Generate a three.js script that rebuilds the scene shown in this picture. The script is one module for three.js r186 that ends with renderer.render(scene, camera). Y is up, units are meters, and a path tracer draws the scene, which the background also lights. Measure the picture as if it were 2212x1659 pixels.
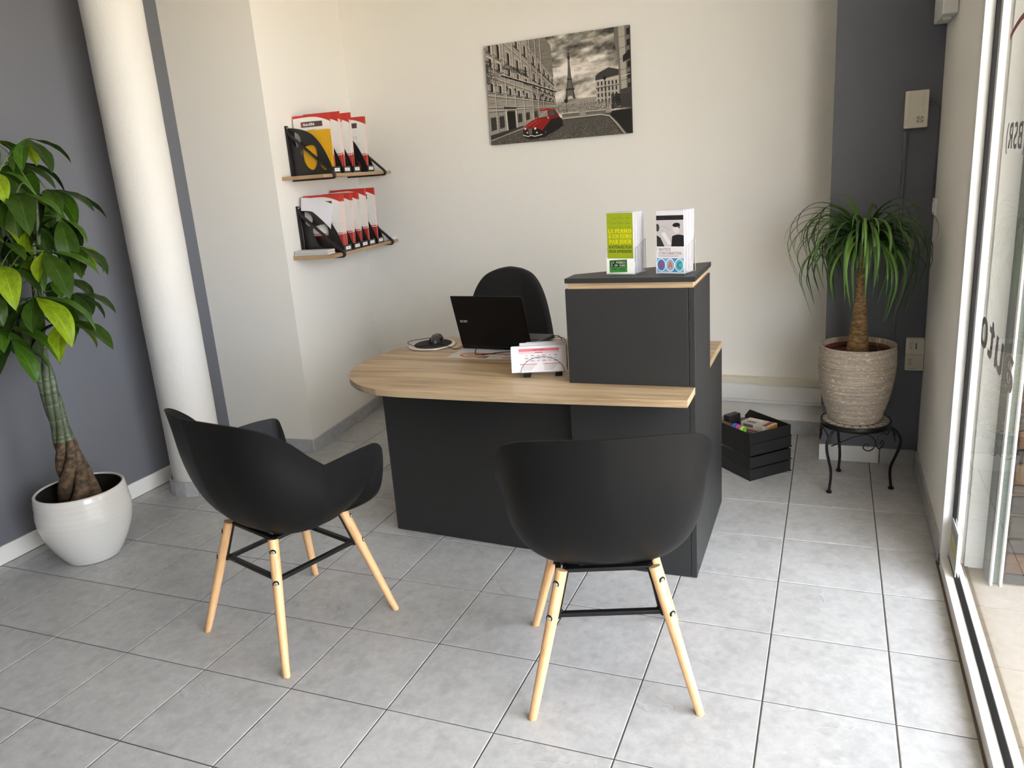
import * as THREE from 'three';
import { RoundedBoxGeometry } from 'three/addons/geometries/RoundedBoxGeometry.js';
import { mergeGeometries, mergeVertices, toCreasedNormals } from 'three/addons/utils/BufferGeometryUtils.js';
import { TextGeometry } from 'three/addons/geometries/TextGeometry.js';
import { FontLoader } from 'three/addons/loaders/FontLoader.js';

// ---------------------------------------------------------------- camera, sky, sun, exposure
const T = 0.34;                                    // one floor tile with its joint, in metres; room coordinates below are in tiles
const scene = new THREE.Scene();
const camera = new THREE.PerspectiveCamera(52.27, 2212 / 1659, 0.05, 200);
camera.position.set(9.40913 * T, 4.38805 * T, 4.8172 * T);
camera.rotation.order = 'YXZ';
camera.rotation.set(-0.268086, 0.397609, -0.0732366);
const renderer = new THREE.WebGLRenderer({ antialias: true });
renderer.toneMapping = THREE.LinearToneMapping;
renderer.toneMappingExposure = 3.4;
renderer.shadowMap.enabled = true;
scene.background = new THREE.Color().setRGB(3.2, 3.36, 3.62);
const sun = new THREE.DirectionalLight(new THREE.Color().setRGB(1, 0.88, 0.66), 24);
sun.position.set(2, 14, -7);
sun.target.position.set(6, 0, 0);
sun.shadow.camera.left = sun.shadow.camera.bottom = -14; sun.shadow.camera.right = sun.shadow.camera.top = 14; sun.shadow.camera.far = 50;
sun.shadow.mapSize.set(2048, 2048);
scene.add(sun, sun.target);

// ---------------------------------------------------------------- helpers
let seedState = 12345;
const rnd = () => { seedState = (seedState * 1664525 + 1013904223) >>> 0; return seedState / 4294967296; };
const rr = (a, b) => a + (b - a) * rnd();
const V = (x, y, z) => new THREE.Vector3(x, y, z);
const W = (X, Y, Z) => new THREE.Vector3(X * T, Y * T, Z * T);
const C = (hex) => new THREE.Color(hex);
function mat(color, roughness = 0.6, o = {}) {
  const phys = ['clearcoat', 'transmission', 'sheen', 'ior', 'specularIntensity', 'thickness'].some((k) => k in o);
  return new (phys ? THREE.MeshPhysicalMaterial : THREE.MeshStandardMaterial)({ color, roughness, metalness: 0, ...o });
}
const taken = new Map();
function numbered(n) { const k = taken.get(n) ?? 0; taken.set(n, k + 1); return k ? n + '_' + String(k).padStart(3, '0') : n; }
function tag(o, label, category, group) { o.userData.label = label; o.userData.category = category; if (group) o.userData.group = group; return o; }
function thing(name, label, category, pos = V(0, 0, 0), turn = 0, group) {
  const g = new THREE.Group(); g.name = numbered(name); g.position.copy(pos); g.rotation.y = turn;
  scene.add(g); return tag(g, label, category, group);
}
function part(parent, name, geo, m) { const o = new THREE.Mesh(geo, m); o.name = name; parent.add(o); return o; }
function single(name, label, category, geo, m, pos = V(0, 0, 0), turn = 0, group) {
  const o = new THREE.Mesh(geo, m); o.name = numbered(name); o.position.copy(pos); o.rotation.y = turn; scene.add(o); return tag(o, label, category, group);
}
function struct(name, geo, m, label) {
  const o = geo ? new THREE.Mesh(geo, m) : new THREE.Group(); o.name = name; o.userData.kind = 'structure'; if (label) o.userData.label = label; scene.add(o); return o;
}
const at = (g, x, y, z) => g.translate(x, y, z);
const box = (x0, x1, y0, y1, z0, z1) => new THREE.BoxGeometry(x1 - x0, y1 - y0, z1 - z0).translate((x0 + x1) / 2, (y0 + y1) / 2, (z0 + z1) / 2);
const rbox = (x0, x1, y0, y1, z0, z1, r = 0.002, s = 2) => new RoundedBoxGeometry(x1 - x0, y1 - y0, z1 - z0, s, Math.min(r, (x1 - x0) * .49, (y1 - y0) * .49, (z1 - z0) * .49)).translate((x0 + x1) / 2, (y0 + y1) / 2, (z0 + z1) / 2);
const merge = (...a) => mergeGeometries(a.flat().map((g) => { const h = g.index ? g.toNonIndexed() : g; for (const k of Object.keys(h.attributes)) if (!['position', 'normal', 'uv'].includes(k)) h.deleteAttribute(k); return h; }));
// plan: polygon in x,z (metres) raised from y0 to y1, with a small bevel
function plan(pts, y0, y1, bevel = 0, steps = 1) {
  const s = new THREE.Shape(pts.map(([x, z]) => new THREE.Vector2(x, -z)));
  const g = new THREE.ExtrudeGeometry(s, { depth: y1 - y0 - 2 * bevel, bevelEnabled: bevel > 0, bevelThickness: bevel, bevelSize: bevel, bevelOffset: -bevel, bevelSegments: 2, steps, curveSegments: 24 });
  return g.rotateX(-Math.PI / 2).translate(0, y0 + bevel, 0);
}
const tplan = (pts, y0, y1, bevel) => plan(pts.map(([x, z]) => [x * T, z * T]), y0, y1, bevel);
// sweep a round section along points
function sweep(pts, radii, seg = 10, caps = true) {
  const n = pts.length, pos = [], uv = [], idx = [], tan = [];
  for (let i = 0; i < n; i++) tan.push(pts[Math.min(i + 1, n - 1)].clone().sub(pts[Math.max(i - 1, 0)]).normalize());
  let u = Math.abs(tan[0].y) < 0.9 ? V(0, 1, 0) : V(1, 0, 0), len = 0;
  for (let i = 0; i < n; i++) {
    u = u.clone().sub(tan[i].clone().multiplyScalar(u.dot(tan[i]))).normalize();
    const w = tan[i].clone().cross(u), r = Array.isArray(radii) ? radii[i] : radii;
    if (i) len += pts[i].distanceTo(pts[i - 1]);
    for (let k = 0; k <= seg; k++) {
      const a = k / seg * 2 * Math.PI, p = pts[i].clone().addScaledVector(u, Math.cos(a) * r).addScaledVector(w, Math.sin(a) * r);
      pos.push(p.x, p.y, p.z); uv.push(k / seg * 2 * Math.PI * r, len);
      if (i && k) { const b = i * (seg + 1) + k, c = b - seg - 1; idx.push(c - 1, b - 1, c, c, b - 1, b); }
    }
  }
  const g = new THREE.BufferGeometry();
  if (caps) for (const e of [0, n - 1]) {
    const c = pos.length / 3; pos.push(...pts[e].toArray()); uv.push(0, 0);
    for (let k = 0; k <= seg; k++) { const b = (e * (seg + 1) + k) * 3; pos.push(pos[b], pos[b + 1], pos[b + 2]); uv.push(0, 0); }
    for (let k = 0; k < seg; k++) e ? idx.push(c, c + 1 + k + 1, c + 1 + k) : idx.push(c, c + 1 + k, c + 1 + k + 1);
  }
  g.setAttribute('position', new THREE.Float32BufferAttribute(pos, 3)); g.setAttribute('uv', new THREE.Float32BufferAttribute(uv, 2)); g.setIndex(idx);
  g.computeVertexNormals(); return g;
}
function curve(pts, n, closed = false) { return new THREE.CatmullRomCurve3(pts, closed, 'centripetal').getPoints(n); }
const wire = (pts, r, n = 24, seg = 8) => sweep(curve(pts, n), r, seg);
// flat bar between two points: width w along 'side', thickness h
function bar(a, b, w, h, sideDir) {
  const d = b.clone().sub(a), L = d.length(); d.normalize();
  const s = sideDir.clone().sub(d.clone().multiplyScalar(sideDir.dot(d))).normalize(), n = d.clone().cross(s);
  const g = new RoundedBoxGeometry(w, h, L, 1, Math.min(w, h) * 0.2);
  const m = new THREE.Matrix4().makeBasis(s, n, d); m.setPosition(a.clone().add(b).multiplyScalar(.5));
  if (m.determinant() < 0) m.makeBasis(s.negate(), n, d).setPosition(a.clone().add(b).multiplyScalar(.5));
  return g.applyMatrix4(m);
}
// strap: polyline in a plane (2D points) thickened and extruded by width
function strap(pts, thick, width) {
  const L = [], R = [];
  pts.forEach((p, i) => {
    const a = pts[Math.max(0, i - 1)], b = pts[Math.min(pts.length - 1, i + 1)], d = new THREE.Vector2(b[0] - a[0], b[1] - a[1]).normalize();
    L.push(new THREE.Vector2(p[0] - d.y * thick / 2, p[1] + d.x * thick / 2)); R.push(new THREE.Vector2(p[0] + d.y * thick / 2, p[1] - d.x * thick / 2));
  });
  return new THREE.ExtrudeGeometry(new THREE.Shape([...L, ...R.reverse()]), { depth: width, bevelEnabled: false }).translate(0, 0, -width / 2);
}
const lathe = (pts, seg = 64) => new THREE.LatheGeometry(pts.map(([x, y]) => new THREE.Vector2(x, y)), seg);
// ---- computed textures
function hash(x, y, s) { let h = (x * 374761393 + y * 668265263 + s * 1274126177) | 0; h = Math.imul(h ^ (h >>> 13), 1274126177); return ((h ^ (h >>> 16)) >>> 0) / 4294967296; }
function vnoise(x, y, px, py, s) {
  const x0 = Math.floor(x), y0 = Math.floor(y), fx = x - x0, fy = y - y0, m = (a, n) => ((a % n) + n) % n;
  const u = fx * fx * (3 - 2 * fx), v = fy * fy * (3 - 2 * fy), a = m(x0, px), b = m(x0 + 1, px), c = m(y0, py), d = m(y0 + 1, py);
  return (hash(a, c, s) * (1 - u) + hash(b, c, s) * u) * (1 - v) + (hash(a, d, s) * (1 - u) + hash(b, d, s) * u) * v;
}
function fbm(x, y, px, py, oct, s, gain = .5) { let t = 0, a = 1, n = 0; for (let i = 0; i < oct; i++) { t += a * vnoise(x, y, px, py, s + i * 17); n += a; a *= gain; x *= 2; y *= 2; px *= 2; py *= 2; } return t / n; }
function dataTex(w, h, fn, srgb) {
  const d = new Uint8Array(w * h * 4);
  for (let y = 0; y < h; y++) for (let x = 0; x < w; x++) { const c = fn(x / w, y / h), i = (y * w + x) * 4; d[i] = Math.max(0, Math.min(255, c[0])); d[i + 1] = Math.max(0, Math.min(255, c[1])); d[i + 2] = Math.max(0, Math.min(255, c[2])); d[i + 3] = 255; }
  const t = new THREE.DataTexture(d, w, h); t.wrapS = t.wrapT = THREE.RepeatWrapping; t.magFilter = THREE.LinearFilter; t.minFilter = THREE.LinearMipmapLinearFilter; t.generateMipmaps = true;
  if (srgb) t.colorSpace = THREE.SRGBColorSpace; t.needsUpdate = true; return t;
}
function canvasTex(w, h, draw) {
  const c = document.createElement('canvas'); c.width = w; c.height = h; draw(c.getContext('2d'), w, h);
  const t = new THREE.CanvasTexture(c); t.colorSpace = THREE.SRGBColorSpace; t.anisotropy = 8; return t;
}
const rep = (t, u, v) => { const k = t.clone(); k.repeat.set(u, v); k.needsUpdate = true; return k; };
const lerp = (a, b, t) => a + (b - a) * t;

// ---------------------------------------------------------------- materials
// stone-look floor tiles: 5 x 5 different tile faces on one sheet
const NT = 5;
const stoneH = new Float32Array(1);
const veinAt = (u, v) => {                                   // thin wandering cracks
  const wx = fbm(u * 20, v * 20, 20, 20, 4, 71) - .5, wy = fbm(u * 20, v * 20, 20, 20, 4, 93) - .5;
  const sr = fbm((u + wx * .09) * 7, (v + wy * .09) * 7, 7, 7, 2, 5) - .5, r = Math.abs(sr);
  const m = Math.max(0, fbm(u * 14, v * 14, 14, 14, 2, 41) - .53) * 6;
  const k = Math.min(1, m);
  return [Math.max(0, 1 - r * 210) * k, Math.max(0, 1 - Math.abs(sr - .011) * 170) * k];
};
const stoneMap = dataTex(1400, 1400, (u, v) => {
  const cloud = fbm(u * 16, v * 16, 16, 16, 5, 3, .6), mid = fbm(u * 90, v * 90, 90, 90, 4, 29, .65), fine = hash((u * 1400) | 0, (v * 1400) | 0, 8);
  const patch = Math.max(0, fbm(u * 40, v * 40, 40, 40, 4, 51) - .5) * 150;
  const ve = veinAt(u, v);
  const b = 180 + (cloud - .5) * 13 + (mid - .5) * 26 - patch * .22 + (fine - .5) * 8 - ve[0] * 18 + ve[1] * 12;
  return [b - 1, b, b + 1];
}, true);
const stoneBump = dataTex(1400, 1400, (u, v) => { const b = 128 + (fbm(u * 90, v * 90, 90, 90, 4, 29, .65) - .5) * 110 - veinAt(u, v)[0] * 70; return [b, b, b]; });
const tileMat = mat(0xffffff, 0.42, { map: stoneMap, bumpMap: stoneBump, bumpScale: 0.0008 });
const groutMat = mat(C(0x4c463f), 0.95);
const wallTex = dataTex(512, 512, (u, v) => { const b = 128 + (fbm(u * 64, v * 64, 64, 64, 4, 7, .6) - .5) * 150; return [b, b, b]; });
const wb = rep(wallTex, 1.6, 1.6);
const whitePaint = mat(new THREE.Color().setRGB(.86, .84, .79), 0.85, { bumpMap: wb, bumpScale: 0.0006 });
const greyPaint = mat(new THREE.Color().setRGB(.138, .145, .166), 0.75, { bumpMap: wb, bumpScale: 0.0006 });
const pillarPaint = mat(new THREE.Color().setRGB(.74, .73, .70), 0.6, { bumpMap: rep(wallTex, 3, 3), bumpScale: 0.0016 });
const whitePlastic = mat(new THREE.Color().setRGB(.80, .79, .76), 0.4);
const creamPlastic = mat(new THREE.Color().setRGB(.72, .68, .56), 0.4);
const whiteMetal = mat(new THREE.Color().setRGB(.82, .82, .80), 0.35);
const blackRubber = mat(new THREE.Color().setRGB(.008, .008, .0085), 0.6, { specularIntensity: .5 });
const blackMetal = mat(new THREE.Color().setRGB(.008, .008, .0085), 0.38, { specularIntensity: .5 });
const blackPlastic = mat(new THREE.Color().setRGB(.009, .009, .0095), 0.42, { specularIntensity: .5 });
const chrome = mat(new THREE.Color().setRGB(.75, .75, .75), 0.18, { metalness: 1 });
// woods
function woodTex(w, h, base, dark, sx, sy, seed, streak = 1) {
  return dataTex(w, h, (u, v) => {
    const warp = (fbm(u * 3, v * 4, 3, 4, 3, seed + 3) - .5) * 1.6;
    const g1 = fbm(u * sx, v * sy + warp, sx, sy, 4, seed, .6), g2 = fbm(u * sx * 4, v * sy * 8, sx * 4, sy * 8, 3, seed + 9, .6);
    const k = Math.max(0, Math.min(1, (g1 - .38) * 1.7 * streak + (g2 - .5) * .5 * streak));
    return [0, 1, 2].map((i) => lerp(base[i], dark[i], k));
  }, true);
}
const oakTex = woodTex(1024, 1024, [190, 168, 136], [124, 98, 70], 3, 26, 11);
const oakMat = mat(0xffffff, 0.42, { map: rep(oakTex, 1 / 1.3, 1 / .75) });
const beechTex = woodTex(256, 512, [232, 188, 138], [196, 146, 98], 10, 4, 63, .9);
const beechMat = mat(0xffffff, 0.38, { map: rep(beechTex, 10, 2.2) });
const anthracite = mat(new THREE.Color().setRGB(.026, .0265, .027), 0.42, { specularIntensity: .5 });

// ---------------------------------------------------------------- room shell
const CEIL = 2.75;
const LW = -0.25, RW = 10.6, FRONT = 12.5, WZ0 = -3.84, WZ1 = 5.2;   // left wall, right wall, wall behind the camera, shop window from/to (tiles)
const floor = struct('floor', box((LW - .4) * T, (RW + .25) * T, -0.12, -0.0022, -9 * T, (FRONT + .5) * T), groutMat, 'grey grout bed under the floor tiles');
{
  // one tile face: bevelled top, real joint around it; a few cells of the stone sheet and cut sizes
  const J = 0.0036 / T / 2;
  const cache = new Map();
  const tileGeo = (x0, x1, z0, z1, cell) => {          // extents inside a unit tile, 0..1
    const key = [x0, x1, z0, z1, cell].map((q) => q.toFixed ? q.toFixed(3) : q).join();
    if (cache.has(key)) return cache.get(key);
    const b = 0.0019, bd = 0.0015, X0 = (x0 + J) * T, X1 = (x1 - J) * T, Z0 = (z0 + J) * T, Z1 = (z1 - J) * T;
    const ring = [[[X0, Z0], [X1, Z0], [X1, Z1], [X0, Z1]], [[X0 + b, Z0 + b], [X1 - b, Z0 + b], [X1 - b, Z1 - b], [X0 + b, Z1 - b]]];
    const cu = cell % NT, cv = Math.floor(cell / NT) % NT, pos = [], uv = [], tri = (a) => { for (const p of a) { pos.push(...p); uv.push((cu + .02 + .96 * p[0] / T) / NT, (cv + .02 + .96 * p[2] / T) / NT); } };
    const quad = (a, c, d, e) => { tri([a, c, d]); tri([a, d, e]); };
    const P = (l, k, y) => [ring[l][k][0], y, ring[l][k][1]];
    quad(P(1, 0, 0), P(1, 3, 0), P(1, 2, 0), P(1, 1, 0));
    for (let k = 0; k < 4; k++) { const n = (k + 1) % 4; quad(P(1, n, 0), P(0, n, -bd), P(0, k, -bd), P(1, k, 0)); quad(P(0, n, -bd), P(0, n, -.009), P(0, k, -.009), P(0, k, -bd)); }
    const g = new THREE.BufferGeometry();
    g.setAttribute('position', new THREE.Float32BufferAttribute(pos, 3)); g.setAttribute('uv', new THREE.Float32BufferAttribute(uv, 2)); g.computeVertexNormals();
    cache.set(key, g); return g;
  };
  let n = 0;
  for (let r = -9; r < 12; r++) for (let c = -1; c < 11; c++) {
    const x0 = c === -1 ? 1 - .215 : 0, x1 = c === 10 ? .575 : 1;
    if (r < -7 && c > 9) continue;
    if (c < 1 && r < -6) continue;
    const o = part(floor, 'tile', tileGeo(x0, x1, 0, 1, Math.floor(rnd() * 25)), tileMat); if (n++) o.name = 'tile_' + String(n - 1).padStart(3, '0');
    o.position.set(c * T, rr(-.0003, .0003), r * T);
  }
}
struct('ceiling', box((LW - .4) * T, (RW + .45) * T, CEIL, CEIL + .15, -9 * T, (FRONT + .5) * T), whitePaint);
struct('wall_left', box((LW - .4) * T, LW * T, -.1, CEIL, -5.33 * T, (FRONT + .5) * T), greyPaint, 'blue-grey painted wall behind the column');
struct('wall_side', tplan([[LW - .4, -5.33], [LW, -5.33], [1.39, -5.45], [1.108, -8.235], [1.1, -8.9], [LW - .4, -8.9]], -.1, CEIL), whitePaint, 'white wall block carrying the two shelves');
struct('wall_back', tplan([[1.108, -8.235], [9.36, -7.705], [10.85, -7.61], [10.85, -8.9], [1.1, -8.9]], -.1, CEIL), whitePaint, 'white back wall behind the reception desk');
struct('wall_back_pier', tplan([[9.362, -6.69], [RW, -6.69], [RW + .4, -6.69], [RW + .4, -7.62], [9.362, -7.7]], -.1, CEIL), greyPaint, 'dark grey pier behind the ponytail palm');
struct('wall_right', box(RW * T, (RW + .4) * T, -.1, CEIL, -6.69 * T, (WZ0 - .02) * T), whitePaint, 'white wall between the pier and the shop window');
struct('wall_right_lintel', box(RW * T, (RW + .4) * T, 2.55, CEIL, (WZ0 - .02) * T, WZ1 * T), whitePaint);
struct('wall_right_end', box(RW * T, (RW + .4) * T, -.1, CEIL, WZ1 * T, (FRONT + .5) * T), whitePaint);
struct('wall_front', box((LW - .4) * T, (RW + .4) * T, -.1, CEIL, FRONT * T, (FRONT + .5) * T), whitePaint);

// skirtings: white boards on the grey walls, grey stone plinth tiles elsewhere
const SK = 0.08;
struct('baseboard_left', rbox(LW * T, (LW + .035) * T, 0, SK, -3.98 * T, FRONT * T, .003), whitePlastic, 'white skirting board along the blue-grey wall');
struct('baseboard_left_end', rbox(LW * T, (LW + .035) * T, 0, SK, -5.3 * T, -3.99 * T, .003), whitePlastic);
struct('baseboard_pier', rbox(9.33 * T, 10.12 * T, 0, SK, -6.69 * T, -6.655 * T, .003), whitePlastic, 'white skirting board at the foot of the pier');
function plinth(name, a, b, lens) {          // plinth tiles from a to b (tiles), standing to the left of a->b seen from above
  const g = struct(name, null, null, 'row of grey stone plinth tiles'); const d = b.clone().sub(a), L = d.length(); d.normalize();
  let s = 0, i = 0;
  while (s < L - .02) {
    const l = Math.min(lens[i % lens.length], L - s);
    const geo = rbox(0.0008, l * T - 0.0016, 0, 0.075, 0, 0.011, .0016, 1);
    const uvs = geo.attributes.uv, p = geo.attributes.position, cu = rnd() * .8, cv = rnd() * .8; for (let k = 0; k < uvs.count; k++) uvs.setXY(k, cu + p.getX(k) / T / NT, cv + (p.getY(k) + p.getZ(k)) / T / NT);
    const o = part(g, i ? 'tile_' + String(i).padStart(3, '0') : 'tile', geo, tileMat);
    const q = a.clone().addScaledVector(d, s).multiplyScalar(T); o.position.copy(q); o.rotation.y = Math.atan2(-d.z, d.x); s += l; i++;
  }
}
plinth('baseboard_side_front', V(LW, 0, -5.33), V(1.39, 0, -5.45), [.6, 1, 1]);
plinth('baseboard_side', V(1.11, 0, -8.235).clone().lerp(V(1.39, 0, -5.45), 1), V(1.11, 0, -8.2), [1, 1, 1]);
plinth('baseboard_back', V(1.12, 0, -8.235), V(9.36, 0, -7.705), [1]);
plinth('baseboard_pier_tile', V(10.13, 0, -6.69), V(10.57, 0, -6.69), [1]);
plinth('baseboard_right', V(10.6, 0, -6.66), V(10.6, 0, -3.78), [1, 1, .95]);

// round column with a faceted ring of cut plinth tiles
{
  const cx = .487 * T, cz = -3.767 * T, r = .385 * T;
  const pts = [[r + .001, .001], [r, .08]]; for (let i = 1; i <= 20; i++) pts.push([r + Math.sin(i * 2.3) * .0006, lerp(.08, CEIL, i / 20)]);
  const col = struct('column', lathe([[0, .001], ...pts, [0, CEIL]], 72).translate(cx, 0, cz), pillarPaint, 'round white plastered column'); 
  const N = 14, R = r + .012;
  for (let k = 0; k < N; k++) {
    const a0 = k / N * 2 * Math.PI, da = Math.PI / N, l = 2 * R * Math.tan(da) - .0015;
    const g = rbox(-l / 2, l / 2, 0, .078, -.006, .004, .0012, 1); const uvs = g.attributes.uv, p = g.attributes.position, cu = rnd(), cv = rnd(); for (let i = 0; i < uvs.count; i++) uvs.setXY(i, cu + p.getX(i) / T / NT, cv + p.getY(i) / T / NT);
    const o = part(col, k ? 'tile_' + String(k).padStart(3, '0') : 'tile', g, tileMat);
    o.position.set(cx + Math.sin(a0) * R, 0, cz + Math.cos(a0) * R); o.rotation.y = a0;
  }
}

// cable trunking on the back wall
{
  const g = struct('trim_1', null, null, 'white plastic cable trunking along the back wall');
  const a = W(1.9, 0, -8.183), ang = -Math.atan2(-7.705 + 8.235, 9.36 - 1.108), L = 7.46 * T;
  const sub = (name, y0, y1, d, m) => { const o = part(g, name, rbox(0, L, y0 * T, y1 * T, 0, d, .003), m); o.position.copy(a); o.rotation.y = ang; };
  sub('trunking_body', .51, .905, .036, whitePlastic); sub('trunking_cover', .565, .80, .042, whitePlastic); sub('cover_strip', .83, .925, .047, creamPlastic);
}

// shop window: aluminium frame, dark gasket, panes
const glassMat = mat(0xffffff, 0, { transmission: 1, thickness: 0, ior: 1.5 });
const font = await new FontLoader().loadAsync('fonts/droid/droid_sans_bold.typeface.json');
{
  const g = struct('window_1', null, null, 'tall shop window with white aluminium frame');
  const H = 2.55, xi = 10.575 * T, xo = 10.8 * T;
  const bays = [[WZ0, 1.0], [1.0, WZ1]];
  part(g, 'frame_post', rbox(xi, 10.665 * T, 0, H, (WZ0) * T, (WZ0 + .14) * T, .002), whiteMetal);
  part(g, 'frame_post', rbox(10.70 * T, 10.76 * T, 0, H, (WZ0) * T, (WZ0 + .06) * T, .002), whiteMetal);
  for (const z of [1.0, WZ1 - .1]) part(g, 'frame_post', rbox(xi, xo, 0, H, (z - .08) * T, (z + .08) * T, .002), whiteMetal);
  part(g, 'frame_rail', rbox(xi, 10.655 * T, 0.001, .046, WZ0 * T, WZ1 * T, .002), whiteMetal);
  part(g, 'frame_rail', rbox(10.70 * T, 10.76 * T, 0.001, .04, WZ0 * T, WZ1 * T, .002), whiteMetal);
  part(g, 'frame_rail', rbox(xi, xo, H - .05, H, WZ0 * T, WZ1 * T, .002), whiteMetal);
  part(g, 'sill', box(10.555 * T, (RW + .25) * T, -.02, .0005, WZ0 * T, WZ1 * T), mat(C(0x6d6252), .8));
  part(g, 'gasket', box(10.652 * T, 10.705 * T, 0.001, .05, WZ0 * T, WZ1 * T), blackRubber);
  part(g, 'gasket', box(10.66 * T, 10.705 * T, .05, H, (WZ0 + .005) * T, (WZ0 + .20) * T), blackRubber);
  bays.forEach(([a, b]) => part(g, 'pane', new THREE.PlaneGeometry((b - a - .1) * T, H - .09).rotateY(Math.PI / 2).translate(10.675 * T, .045 + (H - .09) / 2, (a + b) / 2 * T), glassMat));
  // lettering stuck to the outside, so it reads backwards from the room
  const vinylGrey = mat(new THREE.Color().setRGB(.3, .3, .305), .6), vinylRed = mat(new THREE.Color().setRGB(.35, .03, .05), .6);
  const write = (txt, size, z, y, m, slope = 0, wide = 1) => {
    const t = new TextGeometry(txt, { font, size, depth: .0004, curveSegments: 6 }); t.computeBoundingBox();
    const o = part(g, 'lettering', t, m); o.rotation.set(0, Math.PI / 2, 0); o.position.set(10.679 * T, y, z); o.rotateZ(slope); o.scale.x = wide; return o;
  };
  write('auto', .118, -1.66 * T, 2.50 * T, vinylGrey, .05, 1.45);
  write('(BSR)', .067, -2.06 * T, 4.262 * T, vinylGrey, 0, 1.12);
  const arc = []; for (let i = 0; i <= 16; i++) { const a = i / 16; arc.push([-2.0 - a * 1.03, 5.24 - .1 * a * a * a + .02 * Math.sin(a * 3)]); }
  const sh = new THREE.Shape([...arc.map(([z, y]) => new THREE.Vector2(-z * T, y * T)), ...arc.map(([z, y], i) => new THREE.Vector2(-z * T, (y - .045) * T)).reverse()]);
  const o = part(g, 'lettering', new THREE.ExtrudeGeometry(sh, { depth: .0004, bevelEnabled: false }), vinylRed); o.rotation.y = Math.PI / 2; o.position.set(10.679 * T, 0, 0);
}

// ---------------------------------------------------------------- reception desk
{
  const d = thing('reception_desk', 'anthracite reception desk with rounded light oak worktop and raised counter', 'desk', W(6.4, 0, -3.7));
  const o = d.position, sub = (name, geo, m, parent = d) => part(parent, name, geo.translate(-o.x, 0, -o.z), m);
  const top = 2.142 * T, bot = 2.068 * T;
  const edge = [[8.18, -2.385], [7.3, -2.335], [6.5, -2.297], [5.87, -2.282], [5.37, -2.287], [5.05, -2.292], [4.91, -2.303], [4.76, -2.325], [4.55, -2.41], [4.42, -2.49], [4.31, -2.58], [4.22, -2.665], [4.14, -2.76], [4.07, -2.86], [4.0, -3.0], [3.945, -3.19], [3.912, -3.42], [3.905, -3.6], [3.92, -3.82], [3.955, -4.05], [4.01, -4.25], [4.08, -4.45], [4.18, -4.67], [4.28, -4.85], [4.33, -4.92], [4.42, -4.955], [4.6, -4.96], [8.18, -4.93], [8.18, -3.88], [8.12, -3.88], [8.12, -2.85], [8.18, -2.85]];
  sub('worktop', tplan(edge, bot, top, .0015), oakMat);
  sub('front_panel', tplan([[4.32, -3.2], [4.32, -3.15], [6.86, -2.98], [6.86, -3.03]], .002, bot), anthracite);
  sub('front_panel', rbox(6.852 * T, 8.12 * T, .002, bot, -2.90 * T, -2.843 * T, .001), anthracite);
  sub('side_panel', rbox(8.125 * T, 8.183 * T, .002, 3.147 * T, -3.872 * T, -2.843 * T, .0012), anthracite);
  sub('side_panel', rbox(8.125 * T, 8.183 * T, .002, bot, -4.885 * T, -3.879 * T, .0012), anthracite);
  sub('side_panel', rbox(4.36 * T, 4.42 * T, .002, bot, -4.75 * T, -3.22 * T, .0012), anthracite);
  sub('counter_front', rbox(6.86 * T, 8.12 * T, top, 3.147 * T, -2.90 * T, -2.843 * T, .001), anthracite);
  sub('counter_back', tplan([[6.87, -2.91], [8.12, -2.91], [8.12, -3.84], [6.93, -3.14], [6.87, -3.14]], top, 3.147 * T), anthracite);
  sub('counter_band', tplan([[6.885, -2.865], [8.163, -2.865], [8.163, -3.87], [6.9, -3.13], [6.885, -3.1]], 3.147 * T, 3.207 * T), mat(0xffffff, .42, { map: rep(oakTex, 1 / 1.3, 1 / .75) }));
  sub('counter_top', tplan([[6.862, -2.838], [8.188, -2.838], [8.188, -3.93], [6.95, -3.20], [6.872, -3.15]], 3.207 * T, 3.257 * T, .0012), anthracite);
}

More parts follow.
